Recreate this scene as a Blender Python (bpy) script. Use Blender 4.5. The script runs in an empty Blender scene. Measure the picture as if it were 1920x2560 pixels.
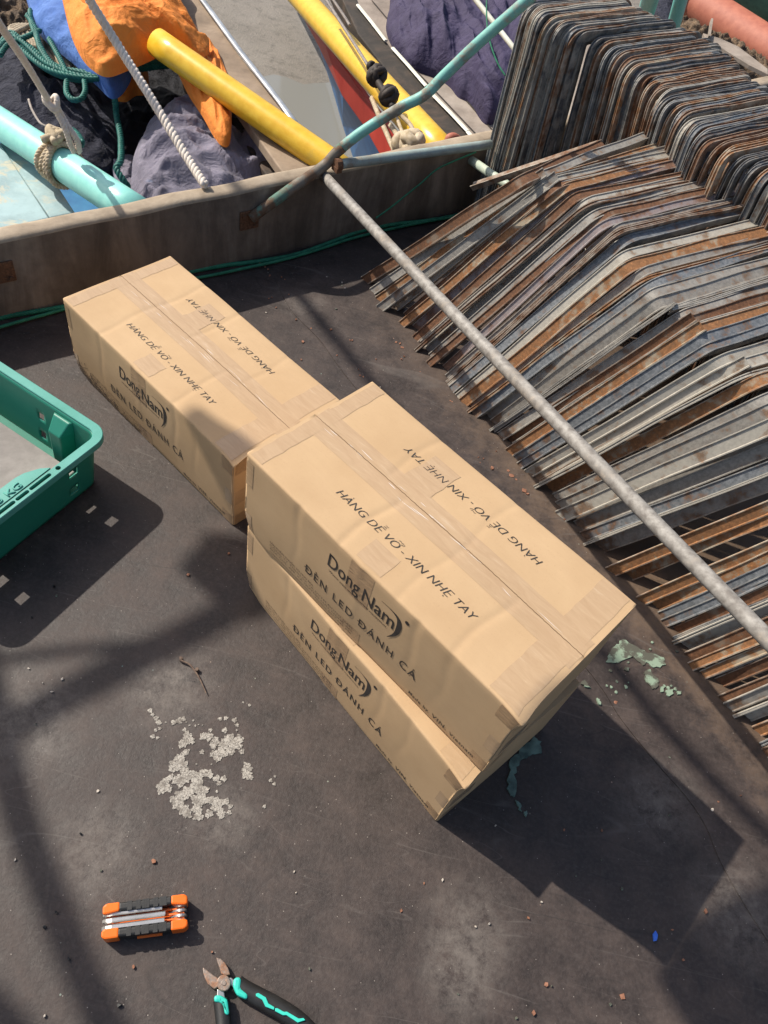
import bpy, bmesh, math, random
from mathutils import Vector, Matrix, noise
random.seed(7)
R=math.radians
SC=bpy.context.scene
COL=SC.collection
# ------------------------------------------------------------------ camera
F=1965.14; PITCH=.90897; ROLL=.25892; CH=1.20821
PW,PH=1920,2560
FWD=Vector((0,math.cos(PITCH),-math.sin(PITCH))); RT0=Vector((1,0,0)); UP0=RT0.cross(FWD)
RT=RT0*math.cos(ROLL)+UP0*math.sin(ROLL); UP=-RT0*math.sin(ROLL)+UP0*math.cos(ROLL)
CAM=Vector((0,0,CH))
cd=bpy.data.cameras.new('camera'); cam=bpy.data.objects.new('camera',cd); COL.objects.link(cam); SC.camera=cam
cd.sensor_fit='VERTICAL'; cd.sensor_height=36; cd.lens=36*F/PH; cd.clip_start=.02; cd.clip_end=500
m=Matrix((RT,UP,-FWD)).transposed().to_4x4(); m.translation=CAM; cam.matrix_world=m
# ------------------------------------------------------------------ light
SUN=Vector((-.912,.345,1)).normalized()
w=bpy.data.worlds.new('World'); SC.world=w; w.use_nodes=True; nt=w.node_tree
sky=nt.nodes.new('ShaderNodeTexSky'); sky.sky_type='NISHITA'; sky.sun_disc=False
sky.sun_elevation=math.asin(SUN.z); sky.sun_rotation=math.atan2(SUN.x,SUN.y)
sky.dust_density=3; sky.air_density=1.2
nt.nodes['Background'].inputs[1].default_value=.11
nt.links.new(sky.outputs[0],nt.nodes['Background'].inputs[0])
ld=bpy.data.lights.new('sun','SUN'); ld.energy=4.5; ld.angle=R(.7); ld.color=(1,.93,.82)
sun=bpy.data.objects.new('sun',ld); COL.objects.link(sun)
sun.rotation_euler=SUN.to_track_quat('Z','Y').to_euler()
SC.view_settings.view_transform='Standard'; SC.view_settings.look='None'; SC.view_settings.exposure=0.25
SC.view_settings.gamma=1
# ------------------------------------------------------------------ geometry of the view
def ray(x,y): return FWD*F+RT*(x-PW/2)-UP*(y-PH/2)
def B(x,y,z=0.):
    d=ray(x,y); return CAM+d*((z-CH)/d.z)
def D(x,y,depth): return CAM+ray(x,y)/F*depth
def onplane(x,y,o,nrm):
    d=ray(x,y); return CAM+d*((o-CAM).dot(nrm)/d.dot(nrm))
S_=Vector((.7010,-.7131,0)).normalized(); N_=Vector((.7131,.7010,0)).normalized()
O_=B(903,700)
def SN(s,n,z=0.): return O_+S_*s+N_*n+Vector((0,0,z))
Zv=Vector((0,0,1))
# ------------------------------------------------------------------ materials
def mat(name): 
    m=bpy.data.materials.new(name); m.use_nodes=True; return m,m.node_tree,m.node_tree.nodes['Principled BSDF']
def N(nt,t,**k):
    n=nt.nodes.new('ShaderNode'+t)
    for a,v in k.items():
        if a.startswith('i_'): n.inputs[a[2:].replace('_',' ')].default_value=v
        else: setattr(n,a,v)
    return n
def ramp(nt,src,stops,interp='LINEAR'):
    r=N(nt,'ValToRGB'); r.color_ramp.interpolation=interp
    while len(r.color_ramp.elements)<len(stops): r.color_ramp.elements.new(.5)
    for e,(p,c) in zip(r.color_ramp.elements,stops): e.position=p; e.color=(*c,1) if len(c)==3 else c
    nt.links.new(src,r.inputs[0]); return r
def mixc(nt,fac,a,b,mode='MIX'):
    m=N(nt,'Mix',data_type='RGBA',blend_type=mode)
    for s,v in ((m.inputs[0],fac),(m.inputs[6],a),(m.inputs[7],b)):
        if isinstance(v,(tuple,list)): s.default_value=(*v,1) if len(v)==3 else v
        elif isinstance(v,(int,float)): s.default_value=v
        else: nt.links.new(v,s)
    return m.outputs[2]
def vec(nt,kind='Object',scale=(1,1,1),rnd=False,rot=(0,0,0)):
    tc=N(nt,'TexCoord'); mp=N(nt,'Mapping'); mp.inputs['Scale'].default_value=scale; mp.inputs['Rotation'].default_value=rot
    nt.links.new(tc.outputs[kind],mp.inputs[0])
    if rnd:
        oi=N(nt,'ObjectInfo'); mu=N(nt,'Math',operation='MULTIPLY'); mu.inputs[1].default_value=37.
        nt.links.new(oi.outputs['Random'],mu.inputs[0]); nt.links.new(mu.outputs[0],mp.inputs['Location'])
    return mp.outputs[0]
def noi(nt,v,scale,detail=6,rough=.6,dist=0):
    n=N(nt,'TexNoise'); n.inputs['Scale'].default_value=scale; n.inputs['Detail'].default_value=detail
    n.inputs['Roughness'].default_value=rough; n.inputs['Distortion'].default_value=dist
    nt.links.new(v,n.inputs['Vector']); return n.outputs[0]
def bump(nt,bs,h,strength=.3,dist=.002):
    b=N(nt,'Bump'); b.inputs['Strength'].default_value=strength; b.inputs['Distance'].default_value=dist
    nt.links.new(h,b.inputs['Height']); nt.links.new(b.outputs[0],bs.inputs['Normal']); return b
def simple(name,c1,c2,scale=30,rough=.6,metal=0,bstr=.2,bscale=80,bdist=.001,rnd=False,spec=.5,lo=.35,hi=.65,scl=(1,1,1),coat=0):
    m,nt,bs=mat(name); v=vec(nt,'Object',scl,rnd)
    n=noi(nt,v,scale); r=ramp(nt,n,[(lo,c1),(hi,c2)]); nt.links.new(r.outputs[0],bs.inputs['Base Color'])
    bs.inputs['Roughness'].default_value=rough; bs.inputs['Metallic'].default_value=metal
    bs.inputs['Specular IOR Level'].default_value=spec; bs.inputs['Coat Weight'].default_value=coat
    if bstr: bump(nt,bs,noi(nt,v,bscale),bstr,bdist)
    return m
EDGE=0.
def worn(name,base,rust,amount,metal=.3,rough=.5,scl=(1,1,1),base2=None,nscale=40,rnd=True,third=None):
    """paint or zinc over rust, rust cover by amount"""
    m,nt,bs=mat(name); v=vec(nt,'Object',scl,rnd)
    a=noi(nt,v,nscale,8,.7); b=noi(nt,v,nscale*4,4,.6); c=noi(nt,v,nscale*.3,2)
    bc=ramp(nt,b,[(.35,base),(.7,base2 or tuple(x*1.35 for x in base))]).outputs[0]
    rc=ramp(nt,b,[(.3,tuple(x*.5 for x in rust)),(.6,rust),(.75,tuple(min(1,x*1.7) for x in rust))]).outputs[0]
    add=N(nt,'Math',operation='ADD'); nt.links.new(a,add.inputs[0])
    sub=N(nt,'Math',operation='MULTIPLY_ADD'); sub.inputs[1].default_value=.5; sub.inputs[2].default_value=-.25
    nt.links.new(c,sub.inputs[0]); nt.links.new(sub.outputs[0],add.inputs[1])
    ge=N(nt,'NewGeometry'); pm=N(nt,'MapRange'); pm.inputs[1].default_value=.5; pm.inputs[2].default_value=.62; pm.inputs[3].default_value=0; pm.inputs[4].default_value=EDGE
    nt.links.new(ge.outputs['Pointiness'],pm.inputs[0]); a2=N(nt,'Math',operation='ADD'); nt.links.new(add.outputs[0],a2.inputs[0]); nt.links.new(pm.outputs[0],a2.inputs[1]); add=a2
    if EDGE:
        so=N(nt,'SeparateXYZ'); to_=N(nt,'TexCoord'); nt.links.new(to_.outputs['Object'],so.inputs[0])
        zf=N(nt,'MapRange'); zf.inputs[1].default_value=.0; zf.inputs[2].default_value=.07; zf.inputs[3].default_value=.13; zf.inputs[4].default_value=0; nt.links.new(so.outputs[2],zf.inputs[0])
        zb=N(nt,'MapRange'); zb.inputs[1].default_value=.30; zb.inputs[2].default_value=.37; zb.inputs[3].default_value=0; zb.inputs[4].default_value=.05; nt.links.new(so.outputs[2],zb.inputs[0])
        for q_ in (zf,zb):
            a3=N(nt,'Math',operation='ADD'); nt.links.new(add.outputs[0],a3.inputs[0]); nt.links.new(q_.outputs[0],a3.inputs[1]); add=a3
    t=1-amount
    mk=ramp(nt,add.outputs[0],[(max(0,t-.05),(0,0,0)),(min(1,t+.08),(.92,.92,.92))]).outputs[0]
    col=mixc(nt,mk,bc,rc)
    if EDGE:
        pe=N(nt,'MapRange'); pe.inputs[1].default_value=.53; pe.inputs[2].default_value=.66; pe.inputs[3].default_value=0; pe.inputs[4].default_value=.75
        nt.links.new(ge.outputs['Pointiness'],pe.inputs[0])
        en=ramp(nt,noi(nt,v,nscale*.8,4,.6),[(.38,(0,0,0)),(.60,(1,1,1))]).outputs[0]
        em=N(nt,'Math',operation='MULTIPLY'); nt.links.new(pe.outputs[0],em.inputs[0]); nt.links.new(en,em.inputs[1])
        col=mixc(nt,em.outputs[0],col,(.54,.50,.43))  # pale worn lips, with the sunlit edge highlight painted into the colour
    if third:
        d=noi(nt,v,nscale*.6,5,.6); k=ramp(nt,d,[(.55,(0,0,0)),(.62,(1,1,1))]).outputs[0]; col=mixc(nt,k,col,third)
    nt.links.new(col,bs.inputs['Base Color'])
    mr=N(nt,'MapRange'); mr.inputs[3].default_value=metal; mr.inputs[4].default_value=0; nt.links.new(mk,mr.inputs[0]); nt.links.new(mr.outputs[0],bs.inputs['Metallic'])
    rr=N(nt,'MapRange'); rr.inputs[3].default_value=rough; rr.inputs[4].default_value=.85; nt.links.new(mk,rr.inputs[0]); nt.links.new(rr.outputs[0],bs.inputs['Roughness'])
    bump(nt,bs,a,.35,.0015)
    return m
# --- deck
def deck_mat(name,tone=1.):
    m,nt,bs=mat(name); v=vec(nt,'Object')
    big=noi(nt,v,2.2,6,.6,.1); mid=noi(nt,v,15,9,.74,.1); fine=noi(nt,v,160,5,.7)
    c=ramp(nt,mid,[(.34,(.020*tone,.0152*tone,.0134*tone)),(.5,(.042*tone,.0305*tone,.0268*tone)),(.68,(.077*tone,.056*tone,.048*tone))]).outputs[0]
    c=mixc(nt,ramp(nt,big,[(.35,(0,0,0)),(.7,(.55,.55,.55))]).outputs[0],c,(.050*tone,.037*tone,.032*tone))
    # brown rust dust along the row of frames (object space = world space)
    sep=N(nt,'SeparateXYZ'); tc=N(nt,'TexCoord'); nt.links.new(tc.outputs['Object'],sep.inputs[0])
    def lin(a,b,c0):
        m1=N(nt,'Math',operation='MULTIPLY'); m1.inputs[1].default_value=a; nt.links.new(sep.outputs[0],m1.inputs[0])
        m2=N(nt,'Math',operation='MULTIPLY_ADD'); m2.inputs[1].default_value=b; nt.links.new(sep.outputs[1],m2.inputs[0]); nt.links.new(m1.outputs[0],m2.inputs[2])
        m3=N(nt,'Math',operation='ADD'); m3.inputs[1].default_value=c0; nt.links.new(m2.outputs[0],m3.inputs[0]); return m3.outputs[0]
    nn=lin(N_.x,N_.y,-O_.dot(N_))
    ad=N(nt,'Math',operation='MULTIPLY_ADD'); ad.inputs[1].default_value=.35; nt.links.new(mid,ad.inputs[0]); nt.links.new(nn,ad.inputs[2])
    ss=lin(S_.x,S_.y,-O_.dot(S_))
    dust=ramp(nt,ad.outputs[0],[(-.0,(0,0,0)),(.08,(0,0,0)),(.22,(.95,.95,.95))]).outputs[0]
    mr=N(nt,'MapRange'); mr.inputs[1].default_value=.0; mr.inputs[2].default_value=.75; nt.links.new(ss,mr.inputs[0])
    mm=N(nt,'Math',operation='MULTIPLY'); nt.links.new(dust,mm.inputs[0]); nt.links.new(mr.outputs[0],mm.inputs[1])
    c=mixc(nt,mm.outputs[0],c,(.125*tone,.082*tone,.052*tone))
    c=mixc(nt,ramp(nt,fine,[(.45,(0,0,0)),(.75,(.30,.30,.30))]).outputs[0],c,(.12,.10,.092))
    # pale specks
    vo=N(nt,'TexVoronoi',feature='F1'); vo.inputs['Scale'].default_value=120; nt.links.new(v,vo.inputs['Vector'])
    sp=ramp(nt,vo.outputs['Distance'],[(.045,(1,1,1)),(.10,(0,0,0))]).outputs[0]
    th=N(nt,'Math',operation='GREATER_THAN'); th.inputs[1].default_value=.72
    sx=N(nt,'SeparateColor'); nt.links.new(vo.outputs['Color'],sx.inputs[0]); nt.links.new(sx.outputs[0],th.inputs[0])
    sm=N(nt,'Math',operation='MULTIPLY'); nt.links.new(sp,sm.inputs[0]); nt.links.new(th.outputs[0],sm.inputs[1])
    c=mixc(nt,sm.outputs[0],c,(.34,.30,.26))
    vo2=N(nt,'TexVoronoi',feature='F1'); vo2.inputs['Scale'].default_value=38; nt.links.new(v,vo2.inputs['Vector'])
    sp2=ramp(nt,vo2.outputs['Distance'],[(.03,(1,1,1)),(.06,(0,0,0))]).outputs[0]
    sx2=N(nt,'SeparateColor'); nt.links.new(vo2.outputs['Color'],sx2.inputs[0])
    th2=N(nt,'Math',operation='GREATER_THAN'); th2.inputs[1].default_value=.8; nt.links.new(sx2.outputs[0],th2.inputs[0])
    sm2=N(nt,'Math',operation='MULTIPLY'); nt.links.new(sp2,sm2.inputs[0]); nt.links.new(th2.outputs[0],sm2.inputs[1])
    c=mixc(nt,sm2.outputs[0],c,mixc(nt,sx2.outputs[1],(.16,.30,.26),(.32,.20,.15)))
    # scuffs: stretched noise, three directions, thin ridges
    h=mid
    for k,(ang,sc,lo) in enumerate(((R(28),5.,.016),(R(-62),4.,.012),(R(70),7.,.012),(R(33),11.,.008))):
        vv=vec(nt,'Object',(sc*.16,sc,1),rot=(0,0,ang)); n1=noi(nt,vv,1.6,2,.4,.03)
        su=N(nt,'Math',operation='SUBTRACT'); su.inputs[1].default_value=.5; nt.links.new(n1,su.inputs[0])
        ab=N(nt,'Math',operation='ABSOLUTE'); nt.links.new(su.outputs[0],ab.inputs[0])
        ln=ramp(nt,ab.outputs[0],[(0,(1,1,1)),(lo*.35,(0,0,0))]).outputs[0]
        brk=ramp(nt,noi(nt,v,5+2*k,3),[(.45,(0,0,0)),(.62,(1,1,1))]).outputs[0]
        q=N(nt,'Math',operation='MULTIPLY'); nt.links.new(ln,q.inputs[0]); nt.links.new(brk,q.inputs[1])
        q2=N(nt,'Math',operation='MULTIPLY'); q2.inputs[1].default_value=.45; nt.links.new(q.outputs[0],q2.inputs[0])
        c=mixc(nt,q2.outputs[0],c,(.014,.012,.011) if k%2==0 else (.13,.112,.10))
    # worn pale patches at fixed places
    for (wx,wy,wr) in WORN:
        vm=N(nt,'VectorMath',operation='DISTANCE'); nt.links.new(tc.outputs['Object'],vm.inputs[0]); vm.inputs[1].default_value=(wx,wy,0)
        dm=N(nt,'MapRange'); dm.inputs[1].default_value=wr; dm.inputs[2].default_value=wr*.3; dm.inputs[3].default_value=0; dm.inputs[4].default_value=1; nt.links.new(vm.outputs['Value'],dm.inputs[0])
        wn=ramp(nt,noi(nt,v,34,9,.82,.15),[(.40,(0,0,0)),(.62,(.8,.8,.8))]).outputs[0]
        wm=N(nt,'Math',operation='MULTIPLY'); nt.links.new(dm.outputs[0],wm.inputs[0]); nt.links.new(wn,wm.inputs[1]); c=mixc(nt,wm.outputs[0],c,(.15,.128,.112))
    # chalky scuff patches
    sc_=ramp(nt,noi(nt,vec(nt,'Object',(1,2.2,1),rot=(0,0,R(35))),11,9,.8,.15),[(.58,(0,0,0)),(.76,(.38,.38,.38))]).outputs[0]
    c=mixc(nt,sc_,c,(.15,.130,.118))
    nt.links.new(c,bs.inputs['Base Color'])
    rr=ramp(nt,mid,[(.3,(.45,.45,.45)),(.7,(.72,.72,.72))]).outputs[0]; nt.links.new(rr,bs.inputs['Roughness'])
    bs.inputs['Specular IOR Level'].default_value=.45
    b=N(nt,'Math',operation='ADD'); nt.links.new(mid,b.inputs[0])
    f2=N(nt,'Math',operation='MULTIPLY'); f2.inputs[1].default_value=.22; nt.links.new(fine,f2.inputs[0]); nt.links.new(f2.outputs[0],b.inputs[1])
    bump(nt,bs,b.outputs[0],.45,.004)
    return m
M={}
WORN=[(*B(x,y)[:2],r) for x,y,r in ((1175,2330,.085),(1150,2440,.07),(80,1800,.10),(430,1720,.09),(240,2120,.08),(1850,2280,.10),(560,2050,.06),(1650,2000,.09),(760,760,.07))]
M['deck']=deck_mat('deck_rubber'); M['sheet']=deck_mat('rubber_sheet',1.08)
# --- cardboard
def card():
    m,nt,bs=mat('cardboard'); v=vec(nt,'Object',rnd=True)
    a=noi(nt,v,9,5); fib=noi(nt,vec(nt,'Object',(30,260,260)),1,3)
    c=ramp(nt,a,[(.3,(.465,.312,.175)),(.7,(.53,.366,.212))]).outputs[0]
    c=mixc(nt,ramp(nt,fib,[(.4,(0,0,0)),(.7,(.14,.14,.14))]).outputs[0],c,(.44,.295,.175))
    c=mixc(nt,ramp(nt,noi(nt,v,420,3),[(.6,(0,0,0)),(.75,(.3,.3,.3))]).outputs[0],c,(.34,.22,.12))
    st=ramp(nt,noi(nt,v,5,7,.7),[(.60,(0,0,0)),(.74,(.35,.35,.35))]).outputs[0]
    c=mixc(nt,st,c,(.37,.255,.155))
    nt.links.new(c,bs.inputs['Base Color']); bs.inputs['Roughness'].default_value=.75; bs.inputs['Specular IOR Level'].default_value=.25
    h1=noi(nt,vec(nt,'Object',(6,70,6)),1,2); h2=noi(nt,v,26,5,.6)
    ad=N(nt,'Math',operation='ADD'); nt.links.new(h1,ad.inputs[0]); nt.links.new(h2,ad.inputs[1])
    bump(nt,bs,ad.outputs[0],.18,.0016); return m
M['card']=card()
M['mud_stain']=simple('mud_stain',(.16,.11,.075),(.09,.065,.05),60,.9)
def tape():
    m,nt,bs=mat('packing_tape'); v=vec(nt,'Object',rnd=True)
    n=noi(nt,v,14,5,.6,1.5); c=ramp(nt,n,[(.3,(.33,.21,.115)),(.7,(.41,.27,.155))]).outputs[0]
    nt.links.new(c,bs.inputs['Base Color']); bs.inputs['Roughness'].default_value=.35; bs.inputs['Specular IOR Level'].default_value=.5
    rr=ramp(nt,n,[(.3,(.25,.25,.25)),(.7,(.5,.5,.5))]).outputs[0]; nt.links.new(rr,bs.inputs['Roughness'])
    bump(nt,bs,noi(nt,vec(nt,'Object',(1,5,5)),16,5,.6,2),.5,.003); return m
M['tape']=tape()
def cleartape(dark):
    m,nt,bs=mat('clear_tape'); v=vec(nt,'Object',rnd=True)
    bs.inputs['Base Color'].default_value=(*dark,1); bs.inputs['Roughness'].default_value=.22; bs.inputs['Coat Weight'].default_value=.3; bs.inputs['Coat Roughness'].default_value=.12
    n=noi(nt,vec(nt,'Object',(2,12,12)),9,6,.7,1)
    c=ramp(nt,n,[(.35,(.435,.292,.17)),(.62,(.49,.34,.205)),(.76,(.56,.43,.30))]).outputs[0]; nt.links.new(c,bs.inputs['Base Color'])
    bump(nt,bs,n,.3,.0012); return m
M['ctape']=cleartape((.5,.33,.19))
M['ink']=simple('ink',(.018,.015,.014),(.05,.042,.036),60,.6,0,0)
M['ink_brown']=simple('ink_brown',(.10,.065,.045),(.07,.045,.032),60,.7,0,0)
M['flap_dark']=simple('seam_shadow',(.13,.075,.04),(.2,.12,.06),60,.9,0,0)
M['crease']=simple('cardboard_crease',(.62,.43,.25),(.52,.34,.19),90,.8,0,0)
M['film']=simple('film',(.62,.55,.48),(.72,.66,.6),60,.25,0,.4)  # white for the painted tape glints and the rag
# --- frames
EDGE=-.08
M['zinc']=worn('zinc_grey',(.21,.195,.175),(.165,.095,.055),.41,.05,.55,base2=(.33,.31,.275))
M['steel_blue']=worn('steel_blue',(.105,.115,.125),(.14,.075,.042),.41,.08,.5,base2=(.22,.232,.245))
M['rust_brown']=worn('rust_brown',(.19,.14,.10),(.165,.070,.030),.62,.02,.7)
M['rust_orange']=worn('rust_orange',(.35,.28,.19),(.29,.120,.038),.58,.02,.7,base2=(.38,.335,.26))
M['pale']=worn('pale_zinc',(.34,.315,.27),(.20,.12,.07),.40,.03,.6,base2=(.43,.40,.34))
M['pinkish']=worn('pink_primer',(.28,.215,.205),(.21,.105,.06),.44,.05,.5,base2=(.32,.29,.285))
M['dark_steel']=worn('dark_steel',(.055,.058,.065),(.11,.06,.035),.44,.2,.5,base2=(.12,.125,.135))
# --- pipes
EDGE=0.
M['galv']=worn('galvanised_pipe',(.17,.152,.135),(.26,.22,.18),.42,.0,.6,base2=(.36,.34,.31),nscale=20,rnd=False)
M['turq']=worn('turquoise_pipe',(.16,.42,.38),(.26,.20,.15),.44,.0,.5,base2=(.22,.50,.44),nscale=22,rnd=False,third=(.30,.31,.28))
M['turq_clean']=worn('turquoise_paint',(.17,.48,.45),(.24,.22,.17),.33,.0,.45,base2=(.22,.55,.50),nscale=22,rnd=False)
M['rustpipe']=worn('rusty_pipe',(.17,.15,.12),(.14,.075,.04),.56,.2,.6,nscale=24,rnd=False,third=(.10,.19,.15))
M['grey_cyan']=worn('grey_cyan_pipe',(.30,.34,.32),(.24,.19,.14),.40,.1,.5,base2=(.36,.46,.43),nscale=16,rnd=False)
M['palepipe']=worn('pale_pipe',(.42,.50,.42),(.30,.25,.15),.38,.0,.5,base2=(.52,.56,.44),nscale=14,rnd=False)
M['cyan']=worn('cyan_pole',(.26,.66,.60),(.35,.27,.10),.30,.0,.35,base2=(.33,.74,.66),nscale=9,rnd=False)
M['yellow']=worn('yellow_pole',(.72,.42,.025),(.42,.26,.05),.34,.0,.32,base2=(.82,.53,.05),nscale=8,rnd=False)
M['rust']=worn('heavy_rust',(.12,.07,.04),(.15,.065,.03),.7,.1,.8,nscale=60,rnd=False)
# --- wood
def wood(name,c1,c2,c3,scl,sc=6,ang=0,paint=None,pamt=.5):
    m,nt,bs=mat(name); v=vec(nt,'Object',scl,rot=(0,0,ang)); g=noi(nt,v,sc,8,.65,.6); v2=vec(nt,'Object'); a=noi(nt,v2,7,7,.7)
    c=ramp(nt,g,[(.3,c1),(.5,c2),(.72,c3)]).outputs[0]
    c=mixc(nt,ramp(nt,a,[(.42,(0,0,0)),(.7,(.6,.6,.6))]).outputs[0],c,tuple(x*.45 for x in c1))
    if paint:
        k=ramp(nt,noi(nt,v2,9,8,.7,.5),[(pamt-.04,(0,0,0)),(pamt+.04,(1,1,1))]).outputs[0]; c=mixc(nt,k,c,paint)
    nt.links.new(c,bs.inputs['Base Color']); bs.inputs['Roughness'].default_value=.8
    bump(nt,bs,g,.5,.004); return m
GA=math.atan2(N_.y,N_.x)
M['gun_front']=wood('stained_board',(.07,.05,.036),(.18,.135,.10),(.36,.285,.22),(1,1,.22),8,-GA)
M['gun_top']=wood('weathered_board_top',(.24,.185,.13),(.34,.27,.195),(.44,.36,.27),(1,1,1),14,-GA)
M['plank_brown']=wood('brown_plank',(.20,.145,.10),(.29,.215,.15),(.38,.29,.21),(1,1,1),5)
M['plank_dark']=wood('black_timber',(.022,.018,.015),(.045,.036,.028),(.13,.085,.06),(1,1,1),7)
M['plank_grey']=wood('grey_plank',(.24,.195,.16),(.33,.275,.23),(.40,.35,.30),(1,1,1),5)
M['plank_blue']=wood('light_blue_plank',(.30,.42,.44),(.36,.50,.52),(.48,.55,.50),(1,1,1),4,paint=(.50,.47,.36),pamt=.56)
M['blue_floor']=simple('blue_paint',(.02,.13,.30),(.04,.20,.38),12,.5)
M['blue_hull']=simple('blue_hull_paint',(.015,.105,.30),(.025,.16,.40),6,.5)
M['red_hull']=simple('red_hull_paint',(.42,.035,.02),(.55,.06,.035),6,.5)
M['trim']=simple('pale_trim',(.60,.60,.50),(.78,.76,.66),20,.35)
M['metal_trim']=simple('metal_trim',(.32,.34,.37),(.55,.57,.60),14,.35,.5)
# --- cloth
def cloth(name,c1,c2,rough=.8,weave=300,bst=.4,sheen=.0,translucent=0,sc=9):
    m,nt,bs=mat(name); v=vec(nt,'Object'); n=noi(nt,v,sc,6,.65)
    nt.links.new(ramp(nt,n,[(.3,c1),(.7,c2)]).outputs[0],bs.inputs['Base Color']); bs.inputs['Roughness'].default_value=rough
    bs.inputs['Sheen Weight'].default_value=sheen
    n2=noi(nt,v,weave*.05,7,.7,.8); rdg=[]
    for sc_r in (7,15):
        n3=noi(nt,v,sc_r,3,.5,1.2); sb_=N(nt,'Math',operation='SUBTRACT'); sb_.inputs[1].default_value=.5; nt.links.new(n3,sb_.inputs[0])
        ab_=N(nt,'Math',operation='ABSOLUTE'); nt.links.new(sb_.outputs[0],ab_.inputs[0]); rdg.append(ab_.outputs[0])
    ml=N(nt,'Math',operation='MULTIPLY_ADD'); ml.inputs[1].default_value=.5; nt.links.new(rdg[1],ml.inputs[0]); nt.links.new(rdg[0],ml.inputs[2])
    m3=N(nt,'Math',operation='MULTIPLY_ADD'); m3.inputs[1].default_value=-1.8; nt.links.new(ml.outputs[0],m3.inputs[0]); nt.links.new(n2,m3.inputs[2])
    if translucent: 
        al=ramp(nt,noi(nt,v,5,4,.6),[(.35,(.55,.55,.55)),(.65,(.95,.95,.95))]); nt.links.new(al.outputs[0],bs.inputs['Alpha'])
    bump(nt,bs,m3.outputs[0],bst,.024); return m
M['orange_cloth']=cloth('orange_tarp',(.72,.20,.022),(.83,.27,.04))
M['blue_cloth']=cloth('blue_tarp',(.045,.13,.42),(.10,.21,.52))
M['purple_cloth']=cloth('purple_tarp',(.026,.019,.058),(.046,.035,.092))
M['navy_net']=cloth('navy_net',(.006,.007,.020),(.022,.025,.048),.85,500,.8,sc=20)
M['black_net']=cloth('black_net',(.006,.006,.009),(.016,.016,.022),.9,500,.8)
M['lav_net']=cloth('lavender_net',(.16,.145,.20),(.29,.265,.34),.8,300,.7,.2,translucent=1,sc=7)
M['brown_net']=cloth('brown_junk',(.03,.02,.014),(.26,.17,.10),.8,500,1.,sc=16)
M['beige_rope']=simple('beige_rope',(.34,.28,.20),(.50,.42,.31),40,.8)
M['white_rope']=simple('white_rope',(.62,.54,.47),(.74,.66,.58),60,.75)
M['old_rope']=simple('old_rope',(.36,.28,.17),(.55,.46,.34),50,.85)
M['teal_rope']=simple('teal_rope',(.008,.10,.085),(.015,.17,.14),50,.6)
M['green_rope']=simple('green_rope',(.012,.14,.075),(.03,.24,.13),70,.6)
M['grey_rope']=simple('grey_rope',(.24,.21,.19),(.36,.32,.29),50,.8)
M['black_rubber']=simple('tarred_knot',(.014,.010,.009),(.04,.028,.022),40,.7,bstr=.8)
M['salmon']=worn('salmon_hull',(.36,.11,.07),(.20,.08,.05),.40,.0,.65,base2=(.46,.16,.10),nscale=6,rnd=False)
M['teal_tank']=worn('teal_hull',(.035,.12,.095),(.02,.045,.035),.45,.0,.6,base2=(.06,.18,.14),nscale=10,rnd=False)
# --- crate / tools
M['crate']=simple('green_plastic',(.010,.165,.115),(.018,.215,.15),5,.42,bstr=.1,lo=.3,hi=.7)
M['crate_rim']=simple('faded_green_plastic',(.10,.36,.31),(.045,.27,.21),7,.5,bstr=.1)
M['board_grey']=wood('grey_board',(.20,.18,.165),(.27,.245,.225),(.34,.315,.29),(1,1,1),5)
M['orange_pl']=simple('orange_plastic',(.80,.13,.008),(.86,.17,.012),10,.35,bstr=0)
M['black_pl']=simple('black_plastic',(.012,.012,.012),(.02,.02,.02),60,.5,bstr=.2)
M['chrome']=simple('chrome',(.50,.49,.47),(.66,.65,.63),30,.28,.85,.05)
M['plier_steel']=worn('plier_steel',(.22,.17,.14),(.30,.15,.085),.50,.4,.45,base2=(.36,.30,.26),nscale=120,rnd=False)
M['mint']=simple('mint_plastic',(.03,.50,.40),(.045,.58,.46),10,.4,bstr=0)
M['chip']=simple('rust_chip',(.20,.085,.045),(.34,.16,.10),90,.85,rnd=True)
M['chip_pale']=simple('pale_chip',(.42,.36,.30),(.55,.50,.44),90,.85)
M['green_paint']=simple('green_paint',(.085,.085,.065),(.24,.32,.235),34,.8,bstr=.4,lo=.46,hi=.54)
M['teal_paint']=simple('teal_paint_smear',(.05,.085,.075),(.16,.25,.21),45,.7,bstr=.8)
m_,nt_,bs_=mat('pale_crust'); v_=vec(nt_,'Object'); vo_=N(nt_,'TexVoronoi',feature='DISTANCE_TO_EDGE'); vo_.inputs['Scale'].default_value=210
mx_=N(nt_,'Mix',data_type='RGBA'); mx_.inputs[0].default_value=.02; nz_=N(nt_,'TexNoise'); nz_.inputs['Scale'].default_value=90; nt_.links.new(v_,nz_.inputs['Vector']); nt_.links.new(v_,mx_.inputs[6]); nt_.links.new(nz_.outputs[1],mx_.inputs[7])
nt_.links.new(mx_.outputs[2],vo_.inputs['Vector'])
cr_a=ramp(nt_,vo_.outputs['Distance'],[(.015,(.12,.105,.092)),(.11,(.40,.37,.325))]).outputs[0]
cr_b=mixc(nt_,ramp(nt_,noi(nt_,v_,60,6,.7),[(.34,(0,0,0)),(.50,(1,1,1))]).outputs[0],(.16,.14,.12),cr_a)
nt_.links.new(cr_b,bs_.inputs['Base Color']); bs_.inputs['Roughness'].default_value=.9; bump(nt_,bs_,noi(nt_,v_,300,4,.7),.6,.0015); M['crust']=m_
M['twig']=simple('twig',(.10,.065,.05),(.20,.14,.10),90,.85)
M['bluebit']=simple('blue_scrap',(.02,.08,.55),(.06,.2,.75),90,.5)
M['mud']=None
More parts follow.
